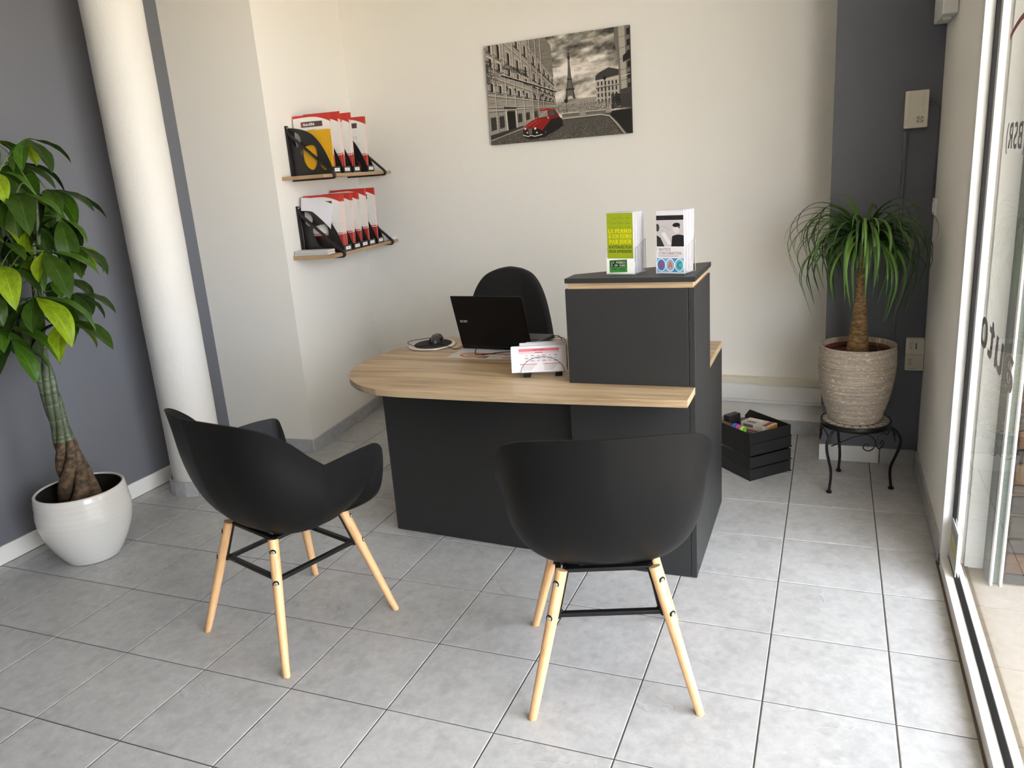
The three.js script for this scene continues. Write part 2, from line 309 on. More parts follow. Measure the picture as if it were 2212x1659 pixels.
// ---------------------------------------------------------------- tub chairs
const shellMat = mat(new THREE.Color().setRGB(.007, .0072, .0074), 0.46, { specularIntensity: .28 });
function chairShell() {
  const seg = [
    [[0, .412, .235], [.10, .414, .235], [.175, .424, .228], [.225, .45, .215], [.256, .495, .211], [.270, .545, .213], [.279, .60, .212], [.284, .634, .206], [.281, .651, .193], [.281, .657, .175]],
    [[.281, .6575, .173], [.285, .66, .12], [.288, .659, .05], [.288, .655, -.022]],
    [[.288, .657, -.03], [.283, .70, -.075], [.274, .755, -.125], [.254, .796, -.175], [.225, .819, -.215], [.185, .831, -.245], [.13, .838, -.269], [.06, .841, -.285], [0, .841, -.291]]];
  const half = []; seg.forEach((s, i) => { const c = new THREE.CatmullRomCurve3(s.map((p) => V(...p)), false, 'centripetal'); const n = [26, 14, 30][i]; for (let k = i ? 0 : 0; k <= n; k++) half.push(c.getPoint(k / n)); });
  const rim = [...half, ...half.slice(1, -1).reverse().map((p) => V(-p.x, p.y, p.z))], N = rim.length, M = 26, y0 = .388, cz = -.02;
  const grid = (off) => rim.map((p) => {
    const row = [], az = Math.atan2(Math.abs(p.x), p.z - cz) / Math.PI;       // 0 front .. 1 back
    const back = THREE.MathUtils.smoothstep(az, .55, .9), front = 1 - THREE.MathUtils.smoothstep(az, .15, .42);
    const a = lerp(lerp(2.15, 1.9, back), 1.15, front), b = lerp(lerp(2.5, 2.0, back), 2.2, front);
    for (let j = 1; j <= M; j++) {
      const t = j / M, h = 1 - (1 - t) ** a, lip = t > .88 ? ((t - .88) / .12) ** 2 * lerp(.016, .008, back) * (1 - front) : 0, k = Math.hypot(p.x, p.z - cz);
      row.push(V(p.x * h + p.x / k * lip, y0 + (p.y - y0) * t ** b, cz + (p.z - cz) * h + (p.z - cz) / k * lip));
    }
    return row;
  });
  const build = (g, flip) => {
    const pos = [0, y0, cz], idx = [];
    g.forEach((row) => row.forEach((p) => pos.push(p.x, p.y, p.z)));
    for (let i = 0; i < N; i++) {
      const n = (i + 1) % N, id = (r, j) => 1 + r * M + j;
      flip ? idx.push(0, id(n, 0), id(i, 0)) : idx.push(0, id(i, 0), id(n, 0));
      for (let j = 0; j < M - 1; j++) flip ? idx.push(id(i, j), id(n, j), id(i, j + 1), id(n, j), id(n, j + 1), id(i, j + 1)) : idx.push(id(i, j), id(i, j + 1), id(n, j), id(n, j), id(i, j + 1), id(n, j + 1));
    }
    const q = new THREE.BufferGeometry(); q.setAttribute('position', new THREE.Float32BufferAttribute(pos, 3)); q.setIndex(idx); q.computeVertexNormals(); return q;
  };
  const G = grid(), outer = build(G, true);
  const nr = outer.attributes.normal, inner = G.map((row, i) => row.map((p, j) => { const k = 1 + i * M + j; return p.clone().addScaledVector(V(nr.getX(k), nr.getY(k), nr.getZ(k)), -.0055); }));
  const inG = build(inner, false); inG.attributes.position.setY(0, y0 + .0055);
  const pos = [], idx = []; for (let i = 0; i <= N; i++) { const r = i % N; pos.push(...G[r][M - 1].toArray(), ...inner[r][M - 1].toArray()); if (i) idx.push(2 * i - 2, 2 * i, 2 * i - 1, 2 * i - 1, 2 * i, 2 * i + 1); }
  const lip = new THREE.BufferGeometry(); lip.setAttribute('position', new THREE.Float32BufferAttribute(pos, 3)); lip.setIndex(idx); lip.computeVertexNormals();
  return mergeGeometries([outer, inG, lip]);
}
const chairA = thing('armchair', 'black plastic tub chair on beech legs, standing beside the white column', 'chair', W(4.406, 0, -.986), Math.atan2(.3, -.954), 'two tub chairs before the desk');
{
  part(chairA, 'seat_shell', chairShell(), shellMat);
  const topP = (sx, sz) => V(sx * .128, .408, sz * .138), foot = (sx, sz) => V(sx * .233, 0, sz * .233);
  const metal = [];
  const onLeg = (sx, sz, y) => foot(sx, sz).lerp(topP(sx, sz), y / .408);
  const inner = (sx, sz, y, k = .017) => { const p = onLeg(sx, sz, y); return p.add(V(-sx, 0, -sz).normalize().multiplyScalar(k)); };
  for (const [sx, sz] of [[-1, -1], [1, -1], [1, 1], [-1, 1]]) {
    const a = topP(sx, sz), f = foot(sx, sz), pts = [], rad = [];
    for (let i = 0; i <= 8; i++) { pts.push(f.clone().lerp(a, i / 8)); rad.push(lerp(.0125, .0165, Math.min(1, i / 6))); }
    const geo = sweep(pts, rad, 20), p = geo.attributes.position;
    for (let i = 0; i < p.count; i++) if (p.getY(i) < .004) p.setY(i, .0005);
    const leg = part(chairA, 'leg', geo, beechMat);
    const out = V(sx * .64, 0, sz * .77).normalize();
    for (const y of [.375, .282]) {
      const c = onLeg(sx, sz, y), sc = sweep([c.clone().addScaledVector(out, .008), c.clone().addScaledVector(out, .0172), c.clone().addScaledVector(out, .0182)], [.0074, .0074, .005], 16);
      part(leg, 'screw', sc, chrome);
      part(leg, 'screw_washer', sweep([c.clone().addScaledVector(out, .010), c.clone().addScaledVector(out, .0163)], .0102, 18), blackMetal);
    }
    const side = V(-sz, 0, sx).normalize();
    metal.push(bar(inner(sx, sz, .27, .019), inner(sx, sz, .402, .019), .022, .004, side));
    metal.push(bar(inner(sx, sz, .402, .014), V(sx * .055, .398, sz * .06), .026, .005, side));
  }
  const corner = [[-1, -1], [1, -1], [1, 1], [-1, 1]];
  for (let i = 0; i < 4; i++) {
    const [a, b] = corner[i], [c, d] = corner[(i + 1) % 4];
    metal.push(bar(inner(a, b, .277, .026), inner(c, d, .277, .026), .013, .018, V(0, 1, 0)));
    metal.push(bar(inner(a, b, .402, .02), inner(c, d, .402, .02), .012, .02, V(0, 1, 0)));
    metal.push(bar(inner(a, b, .277, .012), inner(a, b, .277, .04), .02, .014, V(0, 1, 0)));
  }
  metal.push(rbox(-.07, .07, .385, .394, -.08, .08, .002));
  part(chairA, 'metal_frame', merge(metal), blackMetal);
}
const chairB = chairA.clone(); chairB.name = numbered('armchair'); scene.add(chairB);
chairB.position.copy(W(7.672, 0, -1.12)); chairB.rotation.set(0, Math.atan2(-.324, -.946), 0);
chairB.userData = { label: 'black plastic tub chair on beech legs, drawn up before the raised counter', category: 'chair', group: 'two tub chairs before the desk' };

// ---------------------------------------------------------------- wall shelves with magazine files
const SHB = W(1.375, 0, -5.63), SHA = 0.1004;
const onShelf = (x, y, z) => V(SHB.x + x * Math.cos(SHA) + z * Math.sin(SHA), y, SHB.z - x * Math.sin(SHA) + z * Math.cos(SHA));
const shelfY = [4.51 * T, 3.272 * T];
const shelfWood = mat(0xffffff, .45, { map: rep(woodTex(512, 256, [186, 155, 116], [140, 110, 76], 3, 10, 91), 1.2, 4) });
const strapMat = mat(new THREE.Color().setRGB(.014, .012, .012), .55);
function makeShelf(y, label) {
  const s = thing('wall_shelf', label, 'shelf', onShelf(0, y, 0), SHA, 'oak shelves on the white side wall');
  part(s, 'board', rbox(.001, .25, -.018, 0, -.86, 0, .0015), shelfWood);
  for (const z of [-.105, -.745]) {
    const b = part(s, 'strap_bracket', merge(
      strap([[.006, .262], [.006, 0]], .01, .02),
      strap([[.008, .256], [.012, .232], [.03, .205], [.232, .022], [.25, .006], [.258, -.004], [.2585, -.014], [.25, -.0225], [.2, -.0232], [.006, -.0232]], .0095, .02)), strapMat);
    b.position.z = z;
    const sc = part(b, 'screw', sweep([V(.010, .250, .0), V(.0135, .250, 0), V(.0145, .250, 0)], [.006, .006, .003], 12), chrome); sc.name = 'screw';
  }
  return s;
}
makeShelf(shelfY[0], 'oak wall shelf with strap brackets, holding four magazine files and yellow folders');
makeShelf(shelfY[1], 'oak wall shelf with strap brackets, holding five magazine files and spiral pads');
const filePlastic = mat(new THREE.Color().setRGB(.013, .013, .014), .35);
const blobHole = (cx, cy, pts) => { const c = new THREE.CatmullRomCurve3(pts.map(([x, y]) => V(cx + x, cy + y, 0)), true, 'centripetal').getPoints(30); return new THREE.Path(c.map((p) => new THREE.Vector2(p.x, p.y))); };
const fileSide = (() => {
  const s = new THREE.Shape(); s.moveTo(.012, 0); s.lineTo(.246, 0); s.lineTo(.248, .012); s.bezierCurveTo(.235, .07, .20, .16, .15, .205); s.bezierCurveTo(.11, .238, .06, .246, .004, .252); s.closePath();
  s.holes.push(blobHole(.042, .188, [[-.014, .04], [.022, .028], [.034, -.004], [.02, -.03], [.008, -.04], [-.016, -.02], [-.02, .01]]));
  s.holes.push(blobHole(.118, .092, [[-.05, .04], [-.02, .058], [.03, .062], [.044, .04], [.044, .0], [.03, -.05], [.01, -.066], [-.02, -.05], [-.04, -.01]]));
  s.holes.push(blobHole(.19, .04, [[-.016, .008], [-.004, .022], [.012, .014], [.02, -.012], [.012, -.02], [-.008, -.006]]));
  return new THREE.ExtrudeGeometry(s, { depth: .0022, bevelEnabled: false, curveSegments: 12 });
})();
const labelTex = canvasTex(128, 48, (c, w, h) => { c.fillStyle = '#f4f2ee'; c.fillRect(0, 0, w, h); c.fillStyle = '#333'; c.fillRect(44, 18, 14, 9); c.fillRect(62, 18, 10, 9); c.fillRect(76, 18, 12, 9); });
const labelMat = mat(0xffffff, .6, { map: labelTex });
function makeFile(y, L, w, label, group) {
  const f = thing('magazine_file', label, 'magazine file', onShelf(0, y, -L), SHA, group);
  part(f, 'side', fileSide.clone().translate(0, 0, -.0022), filePlastic);
  part(f, 'side', fileSide.clone().translate(0, 0, -w), filePlastic);
  part(f, 'back', box(.004, .007, 0, .25, -w + .0022, -.0022), filePlastic);
  part(f, 'bottom', box(.007, .246, 0, .0025, -w + .0022, -.0022), filePlastic);
  const lip = part(f, 'front_lip', box(.244, .2475, 0, .036, -w + .0022, -.0022), filePlastic);
  part(lip, 'label', new THREE.BoxGeometry(.0006, .017, Math.min(.055, w * .75)).translate(.248, .019, -w / 2), [labelMat, labelMat, labelMat, labelMat, labelMat, labelMat]);
}
const upF = [[.118, .085], [.235, .085], [.355, .085], [.535, .085]], loF = [[.13, .092], [.245, .085], [.345, .082], [.44, .085], [.555, .09]];
upF.forEach(([L, w], i) => makeFile(shelfY[0], L, w, ['black magazine file holding the yellow folders', 'black magazine file second along from the yellow folders', 'black magazine file third along from the yellow folders', 'black magazine file at the corner end of the yellow-folder shelf'][i], 'magazine files on the yellow-folder shelf'));
loF.forEach(([L, w], i) => makeFile(shelfY[1], L, w, ['black magazine file with a bent white sheet hanging over it', 'black magazine file second along from the bent sheet', 'black magazine file third along from the bent sheet', 'black magazine file fourth along from the bent sheet', 'black magazine file at the corner end of the spiral-pad shelf'][i], 'magazine files on the spiral-pad shelf'));
// folders: white card with a red swoosh at the top and dark red boxes at the foot
const folderTex = canvasTex(512, 704, (c, w, h) => {
  c.fillStyle = '#eceae6'; c.fillRect(0, 0, w, h); c.fillStyle = '#c3382c';
  c.beginPath(); c.moveTo(0, 0); c.lineTo(w, 0); c.lineTo(w, 92); c.quadraticCurveTo(w * .72, 22, w * .45, 24); c.quadraticCurveTo(w * .2, 24, 0, 34); c.fill();
  c.fillStyle = '#55403f'; c.fillRect(104, 78, 300, 64); c.fillStyle = '#a04844'; c.fillRect(104, 78, 24, 64); c.fillStyle = '#ffffff'; c.font = 'bold 46px sans-serif'; c.fillText('Nord94', 132, 127);
  c.fillStyle = '#a58a86'; c.fillRect(190, 176, 110, 10); c.fillStyle = '#bdb9b6'; c.fillRect(205, 196, 120, 7); c.fillRect(215, 226, 110, 7);
  for (let i = 0; i < 5; i++) for (let j = 0; j < 3; j++) c.fillRect(200 + i * 42, 246 + j * 16, 26, 7);
  for (let i = 0; i < 8; i++) c.fillRect(60 + (i % 2) * 220, 330 + (i >> 1) * 22, 130, 6);
  c.fillStyle = '#b5372e'; c.fillRect(0, 476, w, 10); c.fillRect(0, 496, w, h); c.fillStyle = '#1d1013'; c.fillRect(20, 508, 300, 150); c.fillStyle = '#d9a79d'; c.fillRect(0, 668, w, 10); c.fillStyle = '#a8302a'; c.fillRect(360, 520, 110, 120);
});
const folderMat = mat(0xffffff, .45, { map: folderTex });
const spineTex = canvasTex(32, 704, (c, w, h) => { c.fillStyle = '#e6c3bd'; c.fillRect(0, 0, w, h); c.fillStyle = '#c3382c'; c.fillRect(0, 0, w, 96); c.fillStyle = '#c05a4e'; c.fillRect(0, 490, w, h); });
const spineMat = mat(0xffffff, .5, { map: spineTex });
const redEdge = mat(C(0xb23a30), .5), paperEdge = mat(C(0xe9e6e2), .7);
function folder(y, L, x, lean, turn, thick, mats, name, label, cat, group, hgt = .308, wid = .222) {
  const g = new THREE.BoxGeometry(wid, hgt, thick).translate(wid / 2, hgt / 2, -thick / 2);
  const o = new THREE.Mesh(g, mats); o.name = numbered(name); o.position.copy(onShelf(x, y + .0045, -L)); o.rotation.order = 'YXZ'; o.rotation.set(lean, SHA + turn, 0); scene.add(o); tag(o, label, cat, group); return o;
}
const fm = [spineMat, paperEdge, redEdge, paperEdge, folderMat, folderMat];
const upL = ['white red-topped folder standing behind the yellow folders', 'white red-topped folder in the second file along from the yellow folders', 'white red-topped folder in the third file along from the yellow folders', 'white red-topped folder in the corner-end file of the yellow-folder shelf'];
const loL = ['white red-topped folder in the file under the bent sheet', 'white red-topped folder in the second file along from the bent sheet', 'white red-topped folder in the third file along from the bent sheet', 'white red-topped folder in the fourth file along from the bent sheet', 'thick white red-topped folder in the corner-end file of the spiral-pad shelf'];
[[.166, .012, -.02, 0], [.249, .012, -.03, .0], [.262, .017, -.05, 0], [.276, .0145, -.07, 0], [.369, .013, -.06, 0], [.383, .017, -.075, 0], [.552, .014, -.08, 0], [.568, .012, -.09, 0]].forEach(([L, x, le, tu]) =>
  folder(shelfY[0], L, x, le, tu, .007, fm, 'folder', upL[L < .2 ? 0 : L < .34 ? 1 : L < .5 ? 2 : 3], 'folder', 'folders on the yellow-folder shelf', x > .016 ? .322 : .308));
[[.152, .012, -.045], [.162, .013, -.05], [.172, .012, -.055], [.182, .014, -.06], [.192, .013, -.066], [.263, .015, -.075], [.274, .013, -.082], [.285, .014, -.09], [.362, .013, -.05], [.375, .014, -.06], [.457, .015, -.055], [.469, .013, -.065], [.575, .016, -.07]].forEach(([L, x, le], i) =>
  folder(shelfY[1], L, x, le, 0, i === 12 ? .012 : .007, fm, 'folder', loL[i < 5 ? 0 : i < 8 ? 1 : i < 10 ? 2 : i < 12 ? 3 : 4], 'folder', 'folders on the spiral-pad shelf', i > 9 ? .325 : .308));
const yellow = mat(C(0xd9a514), .5);
[[.128, -.012], [.139, -.015], [.150, -.018]].forEach(([L, le], i) => folder(shelfY[0], L, .075, le, 0, .005, yellow, 'yellow_folder', 'bright yellow card folder in the first magazine file', 'folder', 'yellow folders', .226, .162));
// bent loose sheets hanging over the first file of the lower shelf
{
  const pos = [], idx = [], nu = 16, nv = 8;
  for (let i = 0; i <= nu; i++) for (let j = 0; j <= nv; j++) { const u = i / nu, v = j / nv; const curl = Math.max(0, u - .35) * 1.1; pos.push(.015 + u * .19 - curl * v * .02, .305 - v * .07 - u * u * .045 - curl * v * .085, .008 + Math.sin(v * 1.5) * .012 + curl * v * .02 - (1 - v) * .004); }
  for (let i = 0; i < nu; i++) for (let j = 0; j < nv; j++) { const a = i * (nv + 1) + j; idx.push(a, a + 1, a + nv + 1, a + 1, a + nv + 2, a + nv + 1); }
  const g = new THREE.BufferGeometry(); g.setAttribute('position', new THREE.Float32BufferAttribute(pos, 3)); g.setIndex(idx); g.computeVertexNormals();
  single('loose_sheet', 'bent white sheet drooping over the first file of the lower shelf', 'paper', g, mat(C(0xdcdbe2), .7, { side: THREE.DoubleSide }), onShelf(.004, shelfY[1], -.138), SHA);
}
// spiral pads and a few sheets at the ends of the lower shelf
const ringMat = mat(new THREE.Color().setRGB(.7, .7, .7), .35);
for (let k = 0; k < 2; k++) {
  const n = thing('spiral_pad', k ? 'upper white spiral-bound pad lying at the end of the lower shelf' : 'lower white spiral-bound pad lying on the shelf board', 'notepad', onShelf(.006, shelfY[1] + .0005 + k * .0135, -.004), SHA + (k ? -.012 : 0), 'spiral pads');
  part(n, 'pages', rbox(0, .205, .0008, .012, -.085, -.006, .001), mat(C(0xd8d6d0), .8));
  const rings = []; for (let i = 0; i < 26; i++) { const x = .006 + i * .0077, p = []; for (let a = 0; a <= 10; a++) { const t = a / 10 * 2 * Math.PI; p.push(V(x, .0066 + Math.cos(t) * .0062, -.0065 + Math.sin(t) * .0062)); } rings.push(sweep(p, .0013, 5)); }
  part(n, 'spiral', merge(rings), ringMat);
}
for (let k = 0; k < 3; k++) single('leaflet_pad', 'small white leaflets lying at the corner end of the lower shelf', 'paper', rbox(0, .15, 0, .006, -.1, 0, .0008), mat(C(0xe4e2ee), .7), onShelf(.09, shelfY[1] + .0004 + k * .0063, -.755), SHA + .03 * k, 'leaflets at the shelf end');

// ---------------------------------------------------------------- canvas print of a Paris street
{
  const ang = -Math.atan2(.53, 8.252), wdt = 2.472 * T, hgt = 1.563 * T;
  const p = thing('wall_picture', 'black-and-white Paris street canvas print with a red car on the white wall', 'picture', W(5.213, 4.79, -7.964), ang);
  part(p, 'canvas_edge', rbox(-wdt / 2, wdt / 2, 0, hgt, 0.001, .019, .0015), mat(C(0x2a2826), .7));
  const tex = canvasTex(1536, 972, (c, w, h) => {
    const G = (v, k = 1) => `rgb(${v * 1.0 * k | 0},${v * .97 * k | 0},${v * .92 * k | 0})`;
    const X = (u) => u * w, Y = (v) => v * h;
    let sd = 7; const R = () => { sd = (sd * 1664525 + 1013904223) >>> 0; return sd / 4294967296; };
    // sky from cloud noise
    const img = c.createImageData(w, h);
    for (let y = 0; y < h; y++) for (let x = 0; x < w; x++) {
      const u = x / w, v = y / h, n = fbm(u * 9 + v * 3, v * 12, 64, 64, 5, 201, .55), n2 = fbm(u * 5, v * 9, 64, 64, 4, 301, .5);
      let b = 150 + (n - .45) * 330 - Math.max(0, .35 - v) * 150 * n2 * 2 + (v > .3 ? 20 : 0); b = Math.max(45, Math.min(232, b));
      const i = (y * w + x) * 4; img.data[i] = b; img.data[i + 1] = b * .97; img.data[i + 2] = b * .92; img.data[i + 3] = 255;
    }
    c.putImageData(img, 0, 0);
    const poly = (pts, f) => { c.fillStyle = f; c.beginPath(); pts.forEach(([u, v], i) => i ? c.lineTo(X(u), Y(v)) : c.moveTo(X(u), Y(v))); c.closePath(); c.fill(); };
    const line = (pts, f, lw) => { c.strokeStyle = f; c.lineWidth = lw; c.beginPath(); pts.forEach(([u, v], i) => i ? c.lineTo(X(u), Y(v)) : c.moveTo(X(u), Y(v))); c.stroke(); };
    // distant roofs, trees, tower
    poly([[.5, .66], [.68, .62], [.8, .62], [.8, .74], [.5, .74]], G(150));
    for (let i = 0; i < 5; i++) line([[.67 + i * .02, .645], [.67 + i * .02, .69]], G(95), 3);
    const tw = (v) => v < .17 ? .0012 : v < .22 ? .0045 : lerp(.006, .036, ((v - .22) / .40) ** 1.9);
    const L = [], Rr = []; for (let i = 0; i <= 40; i++) { const v = lerp(.13, .615, i / 40); L.push([.595 - tw(v), v]); Rr.push([.595 + tw(v), v]); }
    poly([...L, ...Rr.reverse()], G(70));
    for (let i = 0; i < 46; i++) { const v = lerp(.24, .6, i / 46), q = tw(v) * .75; line([[.595 - q, v], [.595 + q, v + .009]], G(165), 1.6); line([[.595 + q, v], [.595 - q, v + .009]], G(150), 1.4); }
    poly([[.595 - .0085, .21], [.595 + .0085, .21], [.595 + .008, .235], [.595 - .008, .235]], G(45));
    poly([[.595 - .03, .515], [.595 + .03, .515], [.595 + .03, .53], [.595 - .03, .53]], G(50)); poly([[.595 - .016, .42], [.595 + .016, .42], [.595 + .016, .432], [.595 - .016, .432]], G(50));
    c.fillStyle = G(190); c.beginPath(); c.arc(X(.595), Y(.615), X(.019), Math.PI, 0); c.fill();
    // right-hand houses
    poly([[.77, .43], [.80, .40], [.84, .385], [.86, .38], [.93, .40], [.93, .74], [.77, .72]], G(170));
    poly([[.77, .43], [.80, .395], [.86, .36], [.93, .39], [.93, .44], [.77, .47]], G(75));
    for (let r = 0; r < 4; r++) for (let i = 0; i < 6; i++) poly([[.782 + i * .024, .485 + r * .055], [.792 + i * .024, .485 + r * .055], [.792 + i * .024, .52 + r * .055], [.782 + i * .024, .52 + r * .055]], G(60));
    line([[.77, .545], [.93, .53]], G(55), 6); line([[.77, .475], [.93, .465]], G(210), 4);
    poly([[.905, 0], [1, 0], [1, .72], [.925, .70], [.925, .3], [.9, .12]], G(120)); poly([[.93, 0], [.97, 0], [.975, .6], [.94, .6]], G(165));
    for (let i = 0; i < 6; i++) { poly([[.982, .03 + i * .1], [1, .02 + i * .1], [1, .08 + i * .1], [.982, .085 + i * .1]], G(35)); line([[.93, .1 + i * .1], [1, .085 + i * .1]], G(70), 3); }
    poly([[.955, .27], [1, .22], [1, .3], [.955, .33]], G(40)); line([[.94, .46], [1, .44]], G(215), 5);
    // left-hand facade in perspective towards the horizon (.55,.68)
    const vp = [.62, .68], fu = (s) => s, fv = (s, t) => lerp(t, vp[1], s / vp[0]);       // t: height on the near edge
    poly([[0, 0], [.44, 0], [.475, .08], [.485, .4], [.495, .74], [.495, .78], [0, .96]], G(150));
    poly([[.31, 0], [.44, 0], [.475, .08], [.495, .74], [.33, .78]], G(128));
    for (let i = 0; i < 900; i++) { c.fillStyle = `rgba(${R() < .5 ? '30,28,26' : '225,220,210'},${.05 + R() * .1})`; c.fillRect(X(R() * .48), Y(R() * .8), 20 + R() * 60, 2 + R() * 5); }
    for (const t of [-.55, -.42, -.2, .02, .18, .30, .44, .5, .62, .66]) { line([[0, t], [.49, fv(.49, t)]], G(55), t > 0 ? 5 : 4); line([[0, t - .012], [.49, fv(.49, t - .012)]], G(215), 4); }
    const cols = [.01, .075, .15, .215, .275, .335, .375, .41, .44, .465];
    cols.forEach((s, i) => {
      const wd = .034 * (1 - s / vp[0]) + .008;
      for (const [a, b] of [[-.52, -.3], [-.14, .05], [.08, .2], [.34, .46]]) {
        const q = (s2, t) => [s2, fv(s2, t)];
        poly([q(s, a), q(s + wd, a), q(s + wd, b), q(s, b)], G(198)); poly([q(s + .003, a + .015), q(s + wd * .82, a + .015), q(s + wd * .82, b - .01), q(s + .003, b - .01)], G(48));
        poly([q(s + .005, a + .02), q(s + wd * .4, a + .02), q(s + wd * .4, b - .02), q(s + .005, b - .02)], G(150));
        line([q(s - .004, b), q(s + wd + .004, b)], G(28), 7); for (let k = 0; k < 5; k++) line([q(s + wd * k / 4, b - .03), q(s + wd * k / 4, b)], G(25), 2);
      }
      poly([[s, fv(s, .72)], [s + wd, fv(s + wd, .72)], [s + wd, fv(s + wd, .86)], [s, fv(s, .86)]], G(i === 2 ? 25 : 70));
    });
    for (const s of [.055, .135, .2, .262, .325, .365, .4]) { line([[s, 0], [s + .006, fv(s, .9)]], G(205), 5); line([[s + .005, 0], [s + .011, fv(s, .9)]], G(70), 4); }
    for (let i = 0; i < 320; i++) { const s = R() * R() * .11, v = .13 + R() * .24 + s * .6; c.fillStyle = G(20 + R() * 70); c.fillRect(X(s), Y(v), 3 + R() * 9, 3 + R() * 7); }
    for (let i = 0; i < 220; i++) { const s = .12 + R() * .18, v = .22 + (s - .12) * .55 + (R() - .5) * .05; c.fillStyle = G(18 + R() * 50); c.fillRect(X(s), Y(v), 3 + R() * 8, 3 + R() * 7); }
    line([[.11, .31], [.5, .53]], G(40), 14); line([[.11, .295], [.5, .522]], G(205), 6);
    for (const s of [.14, .2, .26, .335, .38, .42, .45]) { poly([[s, fv(s, .34)], [s + .014, fv(s, .35)], [s + .008, fv(s, .43)]], G(35)); }
    poly([[.115, .62], [.205, .635], [.207, .655], [.115, .645]], G(60)); poly([[.135, .67], [.195, .675], [.197, .86], [.14, .875]], G(22)); line([[.128, .66], [.132, .88]], G(220), 8); line([[.203, .665], [.206, .86]], G(215), 8);
    for (let i = 0; i < 9; i++) line([[.06, .60 + i * .034], [.11, .612 + i * .032]], G(70), 3);
    // lamps, trees, balustrade
    for (let i = 0; i < 2600; i++) { const u = .5 + R() * .44, v = .665 + R() * .085 - Math.max(0, u - .8) * .2 * R(); c.fillStyle = G(60 + R() * 120); c.fillRect(X(u), Y(v), 2 + R() * 5, 2 + R() * 4); }
    for (let i = 0; i < 900; i++) { const u = .87 + R() * .08, v = .61 + R() * .14; c.fillStyle = G(14 + R() * 40); c.fillRect(X(u), Y(v), 3 + R() * 7, 3 + R() * 6); }
    line([[.40, .55], [.402, .77]], G(25), 4); poly([[.393, .535], [.408, .535], [.405, .565], [.396, .565]], G(20)); line([[.832, .46], [.838, .735]], G(18), 6); c.fillStyle = G(20); c.beginPath(); c.arc(X(.831), Y(.455), 17, 0, 7); c.fill();
    line([[.565, .65], [.57, .80]], G(25), 4); c.fillStyle = G(30); c.beginPath(); c.arc(X(.565), Y(.63), 20, 0, 7); c.fill();
    poly([[.53, .745], [.86, .755], [.86, .79], [.53, .79]], G(165)); for (let i = 0; i < 48; i++) poly([[.535 + i * .0066, .755], [.539 + i * .0066, .755], [.539 + i * .0066, .785], [.535 + i * .0066, .785]], G(45)); line([[.53, .748], [.86, .755]], G(205), 6);
    poly([[.655, .745], [.695, .745], [.695, .8], [.655, .8]], G(150)); poly([[.83, .745], [.865, .745], [.865, .8], [.83, .8]], G(150));
    poly([[.93, .58], [1, .56], [1, .76], [.94, .75]], G(80)); for (let i = 0; i < 9; i++) line([[.945 + i * .006, .62], [.945 + i * .006, .74]], G(25), 2);
    // road, kerbs
    poly([[0, .93], [.25, .84], [.53, .79], [.86, .785], [1, .80], [1, 1], [0, 1]], G(92)); poly([[0, .90], [.25, .83], [.25, .845], [0, .955]], G(70)); line([[0, .955], [.25, .855], [.32, .84]], G(180), 9);
    for (let i = 0; i < 9000; i++) { const v = .80 + R() * .2, u = R(); if (v < .96 - u * .55) continue; c.fillStyle = G(35 + R() * 130); c.fillRect(X(u), Y(v), 2 + (v - .78) * 34 * R(), 1.5 + (v - .78) * 14 * R()); }
    poly([[.87, .77], [1, .765], [1, 1], [.97, 1], [.89, .85], [.86, .81]], G(38)); line([[.53, .80], [.80, .795], [.855, .815], [.9, .89], [.955, 1]], G(175), 12); line([[.53, .81], [.80, .806], [.85, .826], [.89, .9], [.93, 1]], G(60), 6);
    // red saloon car
    poly([[.24, .945], [.30, .93], [.53, .85], [.54, .865], [.40, .965], [.30, .98]], 'rgb(14,12,12)');
    c.fillStyle = '#1b0b0b'; c.beginPath(); c.moveTo(X(.245), Y(.87)); c.bezierCurveTo(X(.24), Y(.93), X(.26), Y(.95), X(.30), Y(.95)); c.lineTo(X(.41), Y(.955)); c.bezierCurveTo(X(.46), Y(.93), X(.52), Y(.89), X(.535), Y(.86)); c.bezierCurveTo(X(.535), Y(.79), X(.51), Y(.765), X(.49), Y(.765)); c.lineTo(X(.36), Y(.79)); c.closePath(); c.fill();
    c.fillStyle = '#7c1a18'; c.beginPath(); c.moveTo(X(.35), Y(.79)); c.bezierCurveTo(X(.365), Y(.70), X(.38), Y(.685), X(.43), Y(.682)); c.bezierCurveTo(X(.48), Y(.69), X(.505), Y(.74), X(.515), Y(.78)); c.lineTo(X(.46), Y(.79)); c.closePath(); c.fill();
    c.fillStyle = '#8e1f1b'; c.beginPath(); c.moveTo(X(.245), Y(.885)); c.bezierCurveTo(X(.25), Y(.84), X(.30), Y(.785), X(.36), Y(.772)); c.lineTo(X(.455), Y(.782)); c.bezierCurveTo(X(.44), Y(.82), X(.41), Y(.85), X(.385), Y(.90)); c.lineTo(X(.36), Y(.875)); c.lineTo(X(.30), Y(.87)); c.closePath(); c.fill();
    line([[.36, .695], [.43, .683], [.48, .70]], '#c03a30', 7); line([[.27, .85], [.35, .79]], '#cf6a5c', 5); line([[.32, .85], [.38, .79]], '#c9584c', 4);
    poly([[.368, .705], [.428, .70], [.432, .762], [.362, .768]], G(140)); poly([[.442, .70], [.468, .70], [.485, .755], [.444, .76]], G(90)); poly([[.474, .705], [.488, .715], [.503, .755], [.49, .755]], G(70)); line([[.37, .765], [.43, .70]], G(200), 3);
    const disc = (u, v, r, f) => { c.fillStyle = f; c.beginPath(); c.arc(X(u), Y(v), r, 0, 7); c.fill(); };
    disc(.262, .865, 15, G(40)); disc(.262, .863, 11, G(225)); disc(.335, .872, 16, G(40)); disc(.335, .87, 12, G(225)); disc(.275, .905, 9, G(200)); disc(.345, .912, 10, G(200)); disc(.432, .775, 9, G(190));
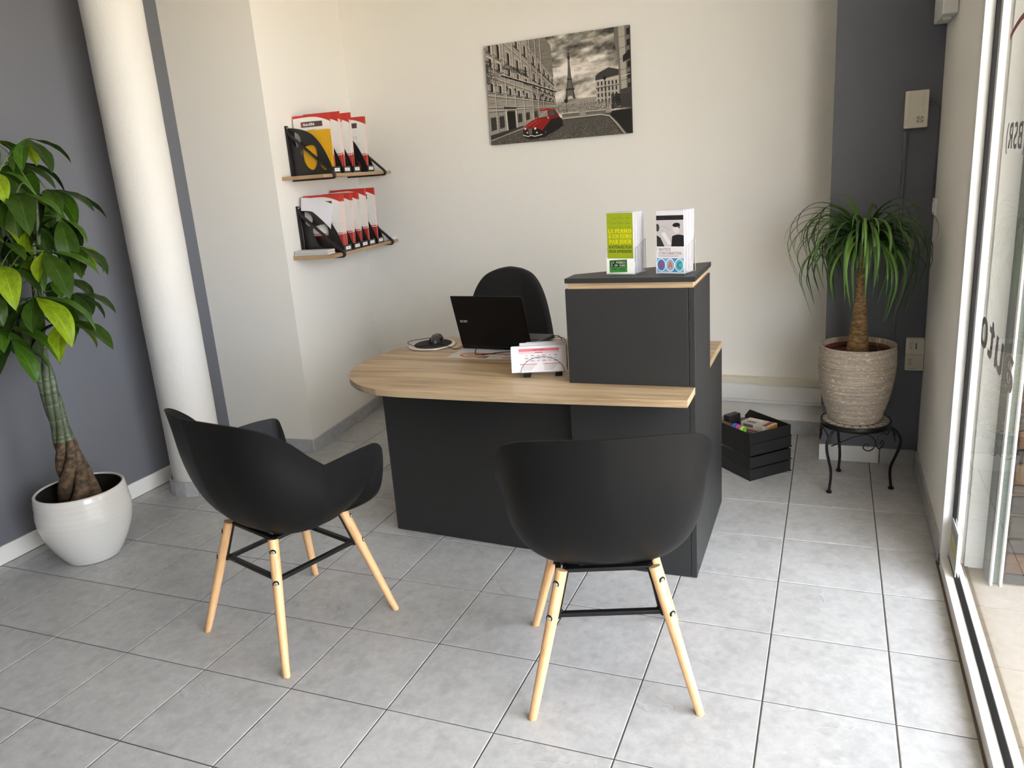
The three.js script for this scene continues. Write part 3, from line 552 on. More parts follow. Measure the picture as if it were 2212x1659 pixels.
    c.fillStyle = G(60); c.beginPath(); c.ellipse(X(.298), Y(.895), 24, 40, 0, 0, 7); c.fill(); for (let i = -4; i <= 4; i++) line([[.298 + i * .0028, .865], [.298 + i * .0026, .925]], G(150), 2);
    line([[.243, .925], [.28, .945], [.30, .935], [.33, .948], [.385, .935]], G(225), 8); disc(.408, .915, 26, '#0c0a0a'); disc(.408, .915, 12, G(90));
    const fin = c.getImageData(0, 0, w, h), D = fin.data; for (let i = 0; i < D.length; i += 4) { const n = (R() - .5) * 34; for (let k = 0; k < 3; k++) { const t = Math.max(0, Math.min(1, D[i + k] / 255)); D[i + k] = Math.max(0, Math.min(255, 255 * (t * t * (3 - 2 * t) * .75 + t * .25) * .98 + n * (D[i] - D[i + 2] > 40 ? .3 : 1))); } } c.putImageData(fin, 0, 0);
  });
  part(p, 'print', new THREE.PlaneGeometry(wdt - .001, hgt - .001).translate(0, hgt / 2, .0194), mat(0xffffff, .6, { map: tex }));
}

// ---------------------------------------------------------------- things on the desk
const DT = 2.142 * T + .0004, CT = 3.257 * T + .0004;
const paperWhite = mat(C(0xd8d6dc), .7);
{ // desk pad and white sheet under the laptop
  const pad = canvasTex(768, 512, (c, w, h) => {
    c.fillStyle = '#d6d1d0'; c.fillRect(0, 0, w, h); c.fillStyle = '#cfc9c6'; c.fillRect(0, 0, 120, h); c.fillStyle = '#b14a30'; c.fillRect(150, 360, 340, 26);
    c.strokeStyle = '#c8592f'; c.lineWidth = 20; c.beginPath(); c.ellipse(185, 425, 96, 62, 0, 0, 7); c.stroke(); c.fillStyle = '#d8c9a8'; c.beginPath(); c.ellipse(185, 425, 84, 50, 0, 0, 7); c.fill();
    c.save(); c.translate(185, 428); c.rotate(Math.PI); c.fillStyle = '#4c3a22'; c.font = 'bold 40px sans-serif'; c.textAlign = 'center'; c.fillText('2022', 0, 14); c.restore();
    c.fillStyle = '#596a72'; c.beginPath(); c.moveTo(240, 500); c.lineTo(300, 450); c.lineTo(340, 505); c.fill(); c.fillStyle = '#3c5560'; c.fillRect(310, 440, 30, 60);
    c.fillStyle = '#b9adaf'; for (let i = 0; i < 5; i++) { c.beginPath(); c.arc(470 + i * 62, 400, 20, 0, 7); c.fill(); }
    c.save(); c.translate(520, 470); c.rotate(Math.PI); c.fillStyle = '#4a4244'; c.font = 'bold 34px sans-serif'; c.textAlign = 'center'; c.fillText('POINT', 0, 20); c.fillText('BONUS', -10, -14); c.restore();
    c.strokeStyle = '#8c7f83'; c.lineWidth = 6; c.beginPath(); c.arc(660, 470, 34, 0, 7); c.stroke();
  });
  const a = single('desk_pad', 'printed desk pad with an orange ring under the laptop', 'desk pad', new THREE.BoxGeometry(.42, .0012, .30).translate(.21, .0006, -.15), [paperWhite, paperWhite, mat(0xffffff, .5, { map: pad }), paperWhite, paperWhite, paperWhite], W(4.924, 0, -3.785).setY(DT), -.03);
  single('white_sheet', 'plain white sheet lying between the laptop and the desk pad', 'paper', new THREE.BoxGeometry(.33, .0005, .21).translate(.165, .00025, -.105), paperWhite, W(4.945, 0, -4.075).setY(DT + .0014), -.03);
}
{ // laptop
  const ang = -Math.atan2(.074, 1.005), w = .343, base = W(5.44, 0, -4.21).setY(DT + .0022);
  const l = thing('laptop', 'black laptop seen from behind its opened lid', 'laptop', base, ang);
  part(l, 'base', rbox(-w / 2, w / 2, .002, .021, -.25, 0, .004), blackPlastic);
  const deck = mat(new THREE.Color().setRGB(.05, .05, .052), .4);
  part(l, 'palm_rest', rbox(-w / 2 + .006, w / 2 - .006, .021, .0222, -.245, -.012, .001), deck);
  const keyMat = mat(new THREE.Color().setRGB(.012, .012, .012), .5); const kb = part(l, 'keyboard', box(-.15, .15, .0222, .0226, -.135, -.025), keyMat);
  const kg = rbox(-.0085, .0085, 0, .002, -.008, .008, .001, 1); let q = 0;
  for (let r = 0; r < 5; r++) for (let c = 0; c < 15; c++) { const k = part(kb, q ? 'key_' + String(q).padStart(3, '0') : 'key', kg, keyMat); k.position.set(-.138 + c * .0197, .0226, -.038 - r * .0205); q++; }
  part(l, 'touchpad', rbox(-.06, .04, .0222, .0226, -.225, -.155, .0005), keyMat);
  const lid = part(l, 'lid', rbox(-w / 2, w / 2, 0, .243, -.004, .004, .0035, 3), mat(new THREE.Color().setRGB(.004, .004, .0045), .4, { specularIntensity: .45 }));
  lid.position.set(0, .016, 0); lid.rotation.x = .285;
  part(lid, 'screen', box(-w / 2 + .012, w / 2 - .012, .02, .23, -.0046, -.0041), mat(new THREE.Color().setRGB(.01, .01, .012), .15));
  const t = new TextGeometry('acer', { font, size: .0135, depth: .0004, curveSegments: 5 }); part(lid, 'logo', t.translate(-.151, .118, .0041), mat(new THREE.Color().setRGB(.55, .55, .56), .35));
  for (const s of [-.11, .11]) part(l, 'hinge', sweep([V(s - .02, .02, .001), V(s + .02, .02, .001)], .006, 10), blackPlastic);
  for (const [x, z] of [[-.15, -.02], [.15, -.02], [-.15, -.235], [.15, -.235]]) part(l, 'rubber_foot', box(x - .01, x + .01, 0, .0022, z - .008, z + .008), blackRubber);
}
{ // mouse, round pad and cable
  const c = W(4.40, 0, -4.41).setY(DT);
  const p = thing('mouse_pad', 'round white-rimmed mouse pad with black cloth top', 'mouse pad', c, .3);
  part(p, 'rim', lathe([[0, 0], [.106, 0], [.11, .003], [.109, .006], [.104, .008], [0, .008]], 56), mat(C(0xcfcac4), .25));
  part(p, 'edge_ring', lathe([[.1095, .0015], [.112, .002], [.112, .004], [.1095, .0045]], 56), chrome);
  const s = new THREE.Shape(); s.absellipse(.006, -.005, .087, .095, 0, 2 * Math.PI); part(p, 'cloth', new THREE.ExtrudeGeometry(s, { depth: .002, bevelEnabled: false, curveSegments: 40 }).rotateX(-Math.PI / 2).translate(0, .008, 0), mat(new THREE.Color().setRGB(.01, .01, .01), .9));
  const pos = [], idx = [], nu = 24, nv = 14;
  for (let i = 0; i <= nv; i++) for (let j = 0; j <= nu; j++) { const th = i / nv * Math.PI / 2, a = j / nu * 2 * Math.PI, r = Math.sin(th) ** .75; pos.push(r * Math.cos(a) * (.029 - .004 * Math.sin(a)), .037 * Math.cos(th) ** .8 * (1 - .18 * Math.sin(a) * r), r * Math.sin(a) * .052); }
  for (let i = 0; i < nv; i++) for (let j = 0; j < nu; j++) { const a = i * (nu + 1) + j; idx.push(a, a + 1, a + nu + 1, a + 1, a + nu + 2, a + nu + 1); }
  const g = new THREE.BufferGeometry(); g.setAttribute('position', new THREE.Float32BufferAttribute(pos, 3)); g.setIndex(idx); g.computeVertexNormals();
  const m = thing('computer_mouse', 'black wired mouse on the round pad', 'mouse', W(4.43, 0, -4.49).setY(DT + .0103), .25);
  part(m, 'body', g, mat(new THREE.Color().setRGB(.03, .03, .031), .28));
  part(m, 'scroll_wheel', sweep([V(-.004, .028, -.03), V(.004, .028, -.03)], .009, 14), blackRubber);
  for (const sx of [-1, 1]) part(m, 'side_grip', rbox(sx * .025 - .003, sx * .025 + .003, .008, .022, -.02, .025, .002), blackRubber);
  part(m, 'seam', box(-.0007, .0007, .02, .0302, -.05, -.01), blackRubber);
  const y = DT + .0125, q = (X, Z, h = 0) => W(X, 0, Z).setY(y + h);
  single('mouse_cable', 'thin black mouse cable looping over the pad to the laptop', 'cable', wire([q(4.41, -4.62), q(4.33, -4.66, .004), q(4.12, -4.52, .006), q(4.03, -4.42, .002), q(4.13, -4.28, .001), q(4.32, -4.2, 0), q(4.55, -4.3, .004), q(4.7, -4.27, -.002), q(4.86, -4.18, -.008), q(4.885, -4.35, -.008), q(4.915, -4.6, -.004)], .0015, 70, 6), blackRubber);
  single('charger_cable', 'black cable drooping over the desk pad before the laptop', 'cable', wire([q(5.18, -4.14, -.004), q(5.22, -4.02, -.008), q(5.28, -3.93, -.0085), q(5.4, -3.95, -.0085), q(5.55, -4.06, -.0085), q(5.75, -4.1, -.006), q(5.98, -4.14, -.004), q(6.05, -4.3, -.008)], .0019, 60, 6), blackRubber);
  for (let k = 0; k < 2; k++) single('power_lead', 'black lead running from the laptop side behind the counter', 'cable', wire([q(5.93, -4.62 - k * .18, .002), q(6.05, -4.7 - k * .1, .012), q(6.17, -4.74 + k * .1, .006 + k * .01), q(6.24, -4.6 + k * .06, -.009 + k * .004), q(6.30, -4.42 + k * .05, -.0095 + k * .004)], .0018, 40, 6), blackRubber, V(0, 0, 0), 0, 'leads beside the laptop');
  single('green_notepad', 'small yellow-green notepad by the laptop leads', 'notepad', rbox(0, .075, 0, .006, -.075, 0, .001), mat(C(0xb7c04a), .7), W(6.12, 0, -4.52).setY(DT), .2);
  const ph = thing('desk_telephone', 'black telephone base standing behind the raised counter', 'telephone', W(6.32, 0, -4.72).setY(DT), .1);
  part(ph, 'body', rbox(0, .15, 0, .035, -.1, .06, .006), blackPlastic); part(ph, 'handset', rbox(.01, .06, .03, .105, -.07, -.02, .012, 3), blackPlastic);
  single('round_tin', 'round black tin on the worktop behind the counter', 'tin', lathe([[0, 0], [.028, 0], [.03, .004], [.03, .03], [.026, .034], [0, .034]], 32), blackPlastic, W(7.98, 0, -4.62).setY(DT));
}
{ // leaflet stand with printed leaflets
  const ang = Math.atan2(.12, .42), o = W(6.13, 0, -3.03).setY(DT);
  const clear = mat(0xffffff, .02, { transmission: 1, thickness: 0, ior: 1.49 });
  const s = thing('leaflet_stand', 'clear leaflet stand with black feet against the raised counter', 'stand', o, ang);
  for (const x of [.045, .165]) part(s, 'foot', rbox(x, x + .026, 0, .014, -.05, .03, .002), blackPlastic);
  part(s, 'tray', rbox(.03, .205, .0142, .0168, -.045, .026, .001), clear);
  const arch = []; for (let i = 0; i <= 20; i++) { const a = Math.PI * i / 20; arch.push(V(.118 - Math.cos(a) * .082, .016 + Math.sin(a) * .062, .027)); }
  part(s, 'front_arch', sweep(arch, .0014, 8), mat(C(0xb9bac4), .2, { transmission: .6, thickness: 0 }));
  const sh = new THREE.Shape(); sh.absellipse(.118, .016, .08, .06, 0, Math.PI); part(s, 'front_plate', new THREE.ShapeGeometry(sh, 24).translate(0, 0, .0265), clear);
  const tex = canvasTex(640, 300, (c, w, h) => {
    c.fillStyle = '#f1eff4'; c.fillRect(0, 0, w, h); c.fillStyle = '#d97a86'; c.fillRect(90, 26, 470, 34); c.fillStyle = '#7b3440'; c.font = 'bold 20px sans-serif'; c.fillText('TARIFS HEURES', 250, 50); c.fillStyle = '#e9bec4'; c.fillRect(90, 64, 470, 20); c.fillStyle = '#8a5a62'; c.fillRect(280, 69, 90, 8);
    for (let r = 0; r < 3; r++) for (let k = 0; k < 6; k++) { c.fillStyle = (r + k) % 2 ? '#d9d6e0' : '#eceaf0'; c.fillRect(150 + k * 68, 92 + r * 32, 64, 28); c.fillStyle = k % 3 ? '#8d868e' : '#c06b75'; c.fillRect(166 + k * 68, 102 + r * 32, 26, 7); }
    for (let k = 0; k < 2; k++) { c.fillStyle = '#d48b94'; c.fillRect(100 + k * 270, 200, 200, 12); c.fillStyle = '#9b949c'; for (let i = 0; i < 4; i++) c.fillRect(130 + k * 250, 222 + i * 16, 150 - i * 14, 5); }
  });
  const face = mat(0xffffff, .6, { map: tex });
  const lt = (x, y, z, w, h, top, label) => { const m = new THREE.Mesh(new THREE.BoxGeometry(w, h, .0012).translate(w / 2, h / 2, 0), top ? [paperWhite, paperWhite, paperWhite, paperWhite, face, paperWhite] : paperWhite); m.name = numbered('leaflet'); m.position.copy(o).add(V(x, y, z).applyAxisAngle(V(0, 1, 0), ang)); m.rotation.order = 'YXZ'; m.rotation.set(-.16, ang, 0); scene.add(m); tag(m, label, 'leaflet', 'leaflets in the clear stand'); };
  lt(.0, .0172, .02, .208, .098, true, 'price-table leaflet with pink heading at the front of the clear stand');
  for (let k = 1; k < 8; k++) lt(.002 + (k > 5 ? .055 : k > 2 ? .03 : 0), .0172, .02 - k * .0055, k > 5 ? .155 : k > 2 ? .18 : .207, .098 + (k > 2 ? .008 : 0), false, 'plain white leaflet behind the price table in the clear stand');
}
// brochure holders on the raised counter
const acryl = mat(0xffffff, .03, { transmission: 1, thickness: 0, ior: 1.49 });
const acrylEdge = mat(C(0xd6dada), .12, { transmission: .5, thickness: 0 });
function holder(p, ang, w, d, label, decal) {
  const h = thing('brochure_holder', label, 'brochure holder', p, ang, 'clear holders on the counter');
  const t = .0022, fh = .056;
  part(h, 'front', box(0, w, .004, fh, -t, 0), acryl); part(h, 'bottom', box(0, w, 0, .003, -d, 0), acryl); part(h, 'back', box(0, w, .003, .13, -d, -d + t), acryl);
  for (const x of [0, w - t]) { const s = new THREE.Shape([[0, 0], [-d, 0], [-d, .115], [-.012, .09], [0, .075]].map(([z, y]) => new THREE.Vector2(-z, y))); part(h, 'side', new THREE.ExtrudeGeometry(s, { depth: t, bevelEnabled: false }).rotateY(Math.PI / 2).translate(x, 0, 0), acryl); }
  part(h, 'edge', merge(sweep([V(0, .002, 0), V(w, .002, 0)], .0012, 6), sweep([V(0, 0, 0), V(0, .075, 0), V(0, .09, -.012), V(0, .115, -d), V(0, 0, -d)], .0008, 6), sweep([V(w, 0, 0), V(w, .075, 0), V(w, .09, -.012), V(w, .115, -d), V(w, 0, -d)], .0008, 6)), acrylEdge);
  part(h, 'decal', new THREE.PlaneGeometry(w * .97, fh * .94).translate(w / 2, .003 + fh * .5, .0008), decal);
  return h;
}
const greenFront = mat(0xffffff, .45, { map: canvasTex(420, 860, (c, w, h) => {
  c.fillStyle = '#94a51c'; c.fillRect(0, 0, w, h); c.strokeStyle = 'rgba(96,112,10,.55)'; c.lineWidth = 4; for (let i = 0; i < 9; i++) { c.beginPath(); c.arc(60 + (i % 3) * 140, 50 + (i / 3 | 0) * 80, 14 + i * 2, 0, 7); c.stroke(); c.strokeRect(90 + (i % 3) * 110, 70 + (i / 3 | 0) * 70, 70, 6); }
  c.fillStyle = '#e6d90c'; c.textAlign = 'center'; c.font = 'bold 74px serif'; c.fillText('LE PERMIS', w / 2, 276, w - 40); c.fillText('À UN EURO', w / 2, 352, w - 40); c.fillText('PAR JOUR', w / 2, 428, w - 40);
  c.fillStyle = '#14170c'; c.font = 'bold 58px sans-serif'; c.fillText("N'ATTENDEZ PLUS", w / 2, 498, w - 44); c.fillText('POUR APPRENDRE', w / 2, 560, w - 44);
}) });
const greenDecal = mat(0xffffff, .4, { map: canvasTex(420, 230, (c, w, h) => {
  c.fillStyle = '#eef0ee'; c.fillRect(0, 0, w, h); c.fillStyle = '#3f8a3a'; c.beginPath(); c.moveTo(46, 30); c.lineTo(320, 12); c.lineTo(320, 205); c.lineTo(46, 218); c.fill(); c.fillStyle = '#0d1a10'; c.fillRect(62, 34, 246, 96);
  c.fillStyle = '#d8e6cf'; c.font = 'bold 42px monospace'; c.textAlign = 'center'; c.fillText('LE PERMIS', 185, 76, 236); c.fillText('À UN EURO', 185, 120, 236); c.fillStyle = '#12301a'; c.fillText('PAR JOUR', 185, 178, 220);
}) });
const noticeFront = mat(0xffffff, .5, { map: canvasTex(420, 860, (c, w, h) => {
  c.fillStyle = '#dcd8dc'; c.fillRect(0, 0, w, h); c.save(); c.scale(1, .87); c.fillStyle = '#1c1b1d'; c.fillRect(0, 70, w, 74); c.fillStyle = '#8f8c90'; c.font = '26px sans-serif'; c.fillText('— — —', 40, 116);
  c.fillStyle = '#bdb9bc'; c.fillRect(0, 150, w, 410); c.fillStyle = '#9b989c'; for (let i = 0; i < 26; i++) c.fillRect(70 + (i * 37) % 140, 230 + (i * 23) % 90, 12 + i % 7 * 4, 3);
  c.fillStyle = '#1b1a1c'; c.beginPath(); c.moveTo(225, 560); c.lineTo(240, 400); c.quadraticCurveTo(330, 350, 420, 390); c.lineTo(420, 560); c.fill(); c.fillStyle = '#cfcaca'; c.beginPath(); c.ellipse(305, 280, 50, 70, -.15, 0, 7); c.fill();
  c.fillStyle = '#161516'; c.beginPath(); c.ellipse(308, 222, 58, 34, -.1, 0, 7); c.fill(); c.fillRect(340, 225, 20, 50); c.fillStyle = '#2a292b'; c.beginPath(); c.moveTo(0, 380); c.lineTo(60, 420); c.lineTo(120, 560); c.lineTo(0, 560); c.fill(); c.fillStyle = '#d8d4d4'; c.beginPath(); c.moveTo(70, 350); c.lineTo(130, 330); c.lineTo(230, 520); c.lineTo(180, 540); c.fill(); c.fillStyle = '#3a393b'; c.beginPath(); c.ellipse(16, 260, 30, 60, 0, 0, 7); c.fill();
  c.restore(); c.fillStyle = '#1f1e22'; c.font = '54px sans-serif'; c.fillText('NOTICE', 30, 548, 190); c.fillText("D'INFORMATION", 30, 602, 350); c.fillStyle = '#a77a72'; c.fillRect(30, 616, 300, 8);
}) });
const aacDecal = mat(0xffffff, .35, { map: canvasTex(420, 200, (c, w, h) => {
  c.fillStyle = '#e2e6ea'; c.fillRect(0, 0, w, h); c.fillStyle = '#6fa3cf'; c.fillRect(10, 10, w - 20, h - 22); c.fillStyle = '#3c7fb0'; c.fillRect(240, 10, 80, h - 22);
  [['A', '#3e6fa8', '#b6344e'], ['A', '#9aa6b4', '#c06048'], ['C', '#58a6b4', '#1f6f70']].forEach(([t, f, k], i) => { const x = 76 + i * 134; c.fillStyle = '#e9f2f8'; c.beginPath(); c.ellipse(x, 98, 68, 82, 0, 0, 7); c.fill(); c.fillStyle = f; c.beginPath(); c.ellipse(x, 98, 58, 72, 0, 0, 7); c.fill(); c.fillStyle = k; c.font = 'bold 108px sans-serif'; c.textAlign = 'center'; c.fillText(t, x, 136); });
}) });
const h1 = W(7.249, 0, -3.068).setY(CT), a1 = -.2, h2 = W(7.767, 0, -3.06).setY(CT), a2 = -.25;
holder(h1, a1, .107, .098, 'clear brochure holder with the green leaflets', greenDecal);
holder(h2, a2, .106, .085, 'clear brochure holder with the notice leaflets', aacDecal);
function brochure(o, a, x, z, lean, tw, mats, name, label, group, w = .099) {
  const m = new THREE.Mesh(new THREE.BoxGeometry(w, .208, .0022).translate(w / 2, .104, 0), mats); m.name = numbered(name);
  m.position.copy(o).add(V(x, .0034, z).applyAxisAngle(V(0, 1, 0), a)); m.rotation.order = 'YXZ'; m.rotation.set(lean, a + tw, 0); scene.add(m); tag(m, label, 'leaflet', group);
}
const gE = mat(C(0xd8dccf), .6), gray = mat(C(0xc7c8d2), .6);
for (let k = 0; k < 9; k++) brochure(h1, a1, .004 + (k % 3) * .0006, -.006 - k * .0093, -.012 - k * .006 - (k % 2) * .01, (k % 3 - 1) * .01, k ? [k % 2 ? gray : paperWhite, gE, paperWhite, gE, k % 2 ? paperWhite : gray, gray] : [gE, gE, gE, gE, greenFront, gE], 'brochure', k ? 'folded leaflet behind the lime-green one in its clear holder' : 'lime-green driving licence leaflet at the front of its holder', 'green leaflets on the counter');
for (let k = 0; k < 9; k++) brochure(h2, a2, .004 - (k ? 0 : .001), -.006 - k * .0078 - (k ? .002 : 0), k ? -.01 - k * .006 : .015, k === 0 ? 0 : (k % 3 - 1) * .012, k ? paperWhite : [paperWhite, paperWhite, paperWhite, paperWhite, noticeFront, paperWhite], 'brochure', k ? 'white folded leaflet behind the portrait one in its clear holder' : 'notice leaflet with a black-and-white portrait at the front of its holder', 'notice leaflets on the counter');

// ---------------------------------------------------------------- swivel chair behind the desk
{
  const cloth = mat(new THREE.Color().setRGB(.008, .008, .0085), .95);
  const c = thing('swivel_chair', 'black fabric swivel chair with rounded back behind the desk', 'office chair', W(4.885, 0, -5.72), .02);
  const prof = [[2.99, 0], [2.975, .12], [2.95, .22], [2.88, .36], [2.75, .47], [2.54, .565], [2.19, .65], [1.94, .685], [1.75, .67], [1.6, .6], [1.52, .45], [1.5, .25]].map(([y, r]) => [r * T * 1.02, (y - .03) * T]);
  const s = new THREE.Shape(); const pts = [...prof.map(([r, y]) => V(r, y, 0)), ...prof.slice(1).reverse().map(([r, y]) => V(-r, y, 0))]; const cv = new THREE.CatmullRomCurve3(pts, true, 'centripetal').getPoints(90);
  s.setFromPoints(cv.map((p) => new THREE.Vector2(p.x, p.y)));
  const g = new THREE.ExtrudeGeometry(s, { depth: .03, bevelEnabled: true, bevelThickness: .018, bevelSize: .02, bevelOffset: -.02, bevelSegments: 5, curveSegments: 20 });
  const p = g.attributes.position; for (let i = 0; i < p.count; i++) p.setZ(i, p.getZ(i) + p.getX(i) ** 2 * .7 - (p.getY(i) - .75) * .08); g.computeVertexNormals();
  part(c, 'backrest', g.translate(0, 0, -.155), cloth);
  part(c, 'back_bar', sweep(curve([V(0, .62, -.17), V(0, .45, -.18), V(0, .40, -.1), V(0, .39, .02)], 16), .014, 10), blackMetal);
  part(c, 'seat', rbox(-.235, .235, .40, .47, -.1, .26, .034, 4), cloth);
  part(c, 'gas_column', sweep([V(0, .09, .02), V(0, .4, .02)], .025, 16), blackMetal);
  for (let k = 0; k < 5; k++) { const a = k / 5 * 2 * Math.PI + .3, e = V(Math.sin(a) * .235, .075, .02 + Math.cos(a) * .235); const leg = part(c, 'base_leg', sweep([V(0, .1, .02), e], [.026, .014], 8), blackPlastic); part(leg, 'castor', sweep([V(e.x - .018, .027, e.z), V(e.x + .018, .027, e.z)], .0265, 14), blackRubber); part(leg, 'castor_stem', sweep([V(e.x, .03, e.z), V(e.x, .08, e.z)], .006, 8), blackMetal); }
}

// ---------------------------------------------------------------- letter trays on the floor and what lies in the top one
{
  const ang = .78, o = W(8.467, 0, -5.634), S = .0597, trayMat = mat(new THREE.Color().setRGB(.011, .011, .0115), .42);
  const loc = (x, y, z) => V(x, y, z).applyAxisAngle(V(0, 1, 0), ang).add(o);
  const names = ['bottom black letter tray of the floor stack', 'second black letter tray up in the floor stack', 'third black letter tray up in the floor stack', 'top black letter tray of the floor stack, filled with supplies'];
  [[0, 0], [0, 0], [.006, -.006], [-.004, 0]].forEach(([dx, dz], k) => {
    const t = thing('letter_tray', names[k], 'letter tray', loc(dx, k * S + .0006, dz), ang, 'stacked letter trays'), w = .24, L = .325;
    part(t, 'tray_floor', box(0, w, .002, .005, -L, 0), trayMat);
    part(t, 'end_wall', rbox(0, w, .001, .056, -.004, 0, .001), trayMat);
    const sd = () => { const s = new THREE.Shape([[0, .001], [L, .001], [L, .018], [L - .035, .056], [0, .056]].map(([z, y]) => new THREE.Vector2(z, y))); return new THREE.ExtrudeGeometry(s, { depth: .004, bevelEnabled: false }).rotateY(Math.PI / 2); };
    part(t, 'side_wall', sd(), trayMat); part(t, 'side_wall', sd().translate(w - .004, 0, 0), trayMat);
    part(t, 'corner_rib', rbox(-.002, .004, 0, .058, -.004, .002, .001), trayMat); part(t, 'corner_rib', rbox(w - .004, w + .003, 0, .008, -.006, .003, .001), trayMat);
  });
  const y = 3 * S + .0062, put = (name, label, cat, geo, m, x, yy, z, r) => single(name, label, cat, geo, m, loc(x, y + yy, z), ang + r);
  const wrap = canvasTex(256, 128, (c, w, h) => { c.fillStyle = '#b9b4ac'; c.fillRect(0, 0, w, h); c.fillStyle = '#6e5d4d'; c.fillRect(20, 20, 90, 40); c.fillStyle = '#e8e4dc'; c.fillRect(120, 12, 110, 60); c.fillStyle = '#5a463a'; for (let i = 0; i < 5; i++) c.fillRect(128, 20 + i * 10, 70, 3); c.fillStyle = '#8e2f24'; c.fillRect(0, 96, w, 20); });
  const end = canvasTex(128, 64, (c, w, h) => { c.fillStyle = '#c98a2a'; c.fillRect(0, 0, w, h); c.fillStyle = '#3a2410'; c.font = 'bold 18px sans-serif'; c.fillText('AGRAFES', 20, 38, 90); });
  const wm = mat(0xffffff, .4, { map: wrap }), em = mat(0xffffff, .5, { map: end });
  put('supply_box', 'orange-ended carton lying in the top letter tray', 'box', new THREE.BoxGeometry(.075, .045, .15).translate(0, .0225, 0), [wm, wm, wm, wm, em, em], .15, .001, -.12, .3);
  put('brown_pouch', 'dark red-brown packet beside the carton in the tray', 'packet', rbox(-.022, .022, 0, .035, -.06, .06, .008, 3), mat(C(0x5e2f1c), .5), .036, .0005, -.215, .05);
  put('black_case', 'black case propped at the open end of the top tray', 'case', rbox(-.04, .04, 0, .05, -.02, .02, .004), mat(new THREE.Color().setRGB(.02, .02, .022), .5), .12, .0005, -.285, .15);
  [['#8fd04a', 'lime green', -.088], ['#d0359f', 'pink', -.112], ['#3f62c8', 'blue', -.138]].forEach(([col, nm, z]) => put('tape_roll', nm + ' tape roll standing on edge in the top tray', 'tape', lathe([[.012, -.009], [.021, -.009], [.021, .009], [.012, .009], [.012, -.009]], 28).rotateX(Math.PI / 2).translate(0, .021, 0), mat(C(col), .45), .026, .004 + .012, z, .3));
  put('notes_block', 'grey block of notes lying under the tape rolls', 'notepad', rbox(-.018, .018, 0, .0155, -.05, .05, .002), mat(C(0x55565a), .7), .027, .0004, -.11, 0);
}

// ---------------------------------------------------------------- iron stool with mosaic top
const ST = W(9.77, 0, -5.83);
{
  const st = thing('plant_stool', 'black iron plant stool with scrollwork and mosaic top', 'stool', ST, 0);
  const R = .146, y = .93 * T - .004;
  part(st, 'rim', lathe([[R - .006, y - .022], [R, y - .022], [R + .001, y - .011], [R, y + .001], [R - .006, y + .001], [R - .006, y - .022]], 64), blackMetal);
  part(st, 'bed', lathe([[0, y - .006], [R - .005, y - .006], [R - .005, y - .001], [0, y - .001]], 48), mat(C(0x2a211f), .8));
  const cols = [mat(C(0xc9c2b2), .35), mat(C(0x8f8b80), .4), mat(C(0x2a1d1c), .4)];
  const N = 22, tri = (r0, r1, flip) => { const d = Math.PI / N * .92, p = (r, a) => [Math.sin(a) * r, Math.cos(a) * r]; return plan(flip ? [p(r1, -d), p(r1, d), p(r0, 0)] : [p(r0, -d), p(r0, d), p(r1, 0)], y - .001, y + .0012); };
  const gA = tri(.118, R - .007, false), gB = tri(.118, R - .007, true), gC = tri(.088, .116, false), gD = tri(.088, .116, true); let q = 0;
  for (let k = 0; k < N; k++) [[gA, 0, 0], [gB, .5, 1], [gC, .5, 2], [gD, 0, 0]].forEach(([g, off, m]) => { const o = part(st, q ? 'mosaic_tile_' + String(q).padStart(3, '0') : 'mosaic_tile', g, cols[m]); o.rotation.y = (k + off) / N * 2 * Math.PI; q++; });
  part(st, 'mosaic_centre', lathe([[0, y - .001], [.086, y - .001], [.086, y + .0012], [0, y + .0012]], 40), cols[0]);
  const feet = [[9.504, -5.473], [10.256, -5.76], [9.62, -6.25]].map(([X, Z]) => Math.atan2(X - 9.79, Z + 5.83));
  const pr = [[.135, y - .015], [.152, y - .03], [.172, .262], [.184, .235], [.18, .195], [.166, .15], [.153, .11], [.15, .075], [.155, .03], [.158, .006]];
  feet.forEach((a) => {
    const pt = ([r, h]) => V(Math.sin(a) * r, h, Math.cos(a) * r);
    const leg = part(st, 'leg', sweep(curve(pr.map(pt), 40), .0062, 10), blackMetal);
    part(leg, 'foot', lathe([[0, 0], [.011, 0], [.0125, .004], [.011, .009], [0, .01]], 20).translate(Math.sin(a) * .158, 0, Math.cos(a) * .158), blackMetal);
  });
  const P1 = [[240, 640], [450, 500], [650, 405], [830, 380], [950, 450], [1005, 560], [950, 660], [850, 685], [770, 620], [820, 558], [875, 575], [842, 605]], P2 = [[1520, 510], [1400, 400], [1280, 350], [1160, 362], [1040, 470], [1020, 580], [1080, 665], [1165, 600], [1150, 530], [1103, 545], [1112, 582]];
  const P3 = [[1160, 365], [1200, 405], [1250, 420], [1285, 390], [1275, 355]];
  const order = [...feet].sort((a, b) => a - b);
  for (let k = 0; k < 3; k++) {
    const a0 = order[(k + 1) % 3], a1 = order[k], span = ((a0 - a1) + 4 * Math.PI) % (2 * Math.PI);
    const map = ([x, py]) => { const f = (x - 210) / 1330, a = a1 + span * f, r = .166 - .022 * Math.sin(Math.PI * f); return V(Math.sin(a) * r, .308 - (py - 290) / 1290 * .31, Math.cos(a) * r); };
    for (const P of [P1, P2, P3]) part(st, 'scroll', wire(P.map(map), .0026, 60, 6), blackMetal);
  }
}
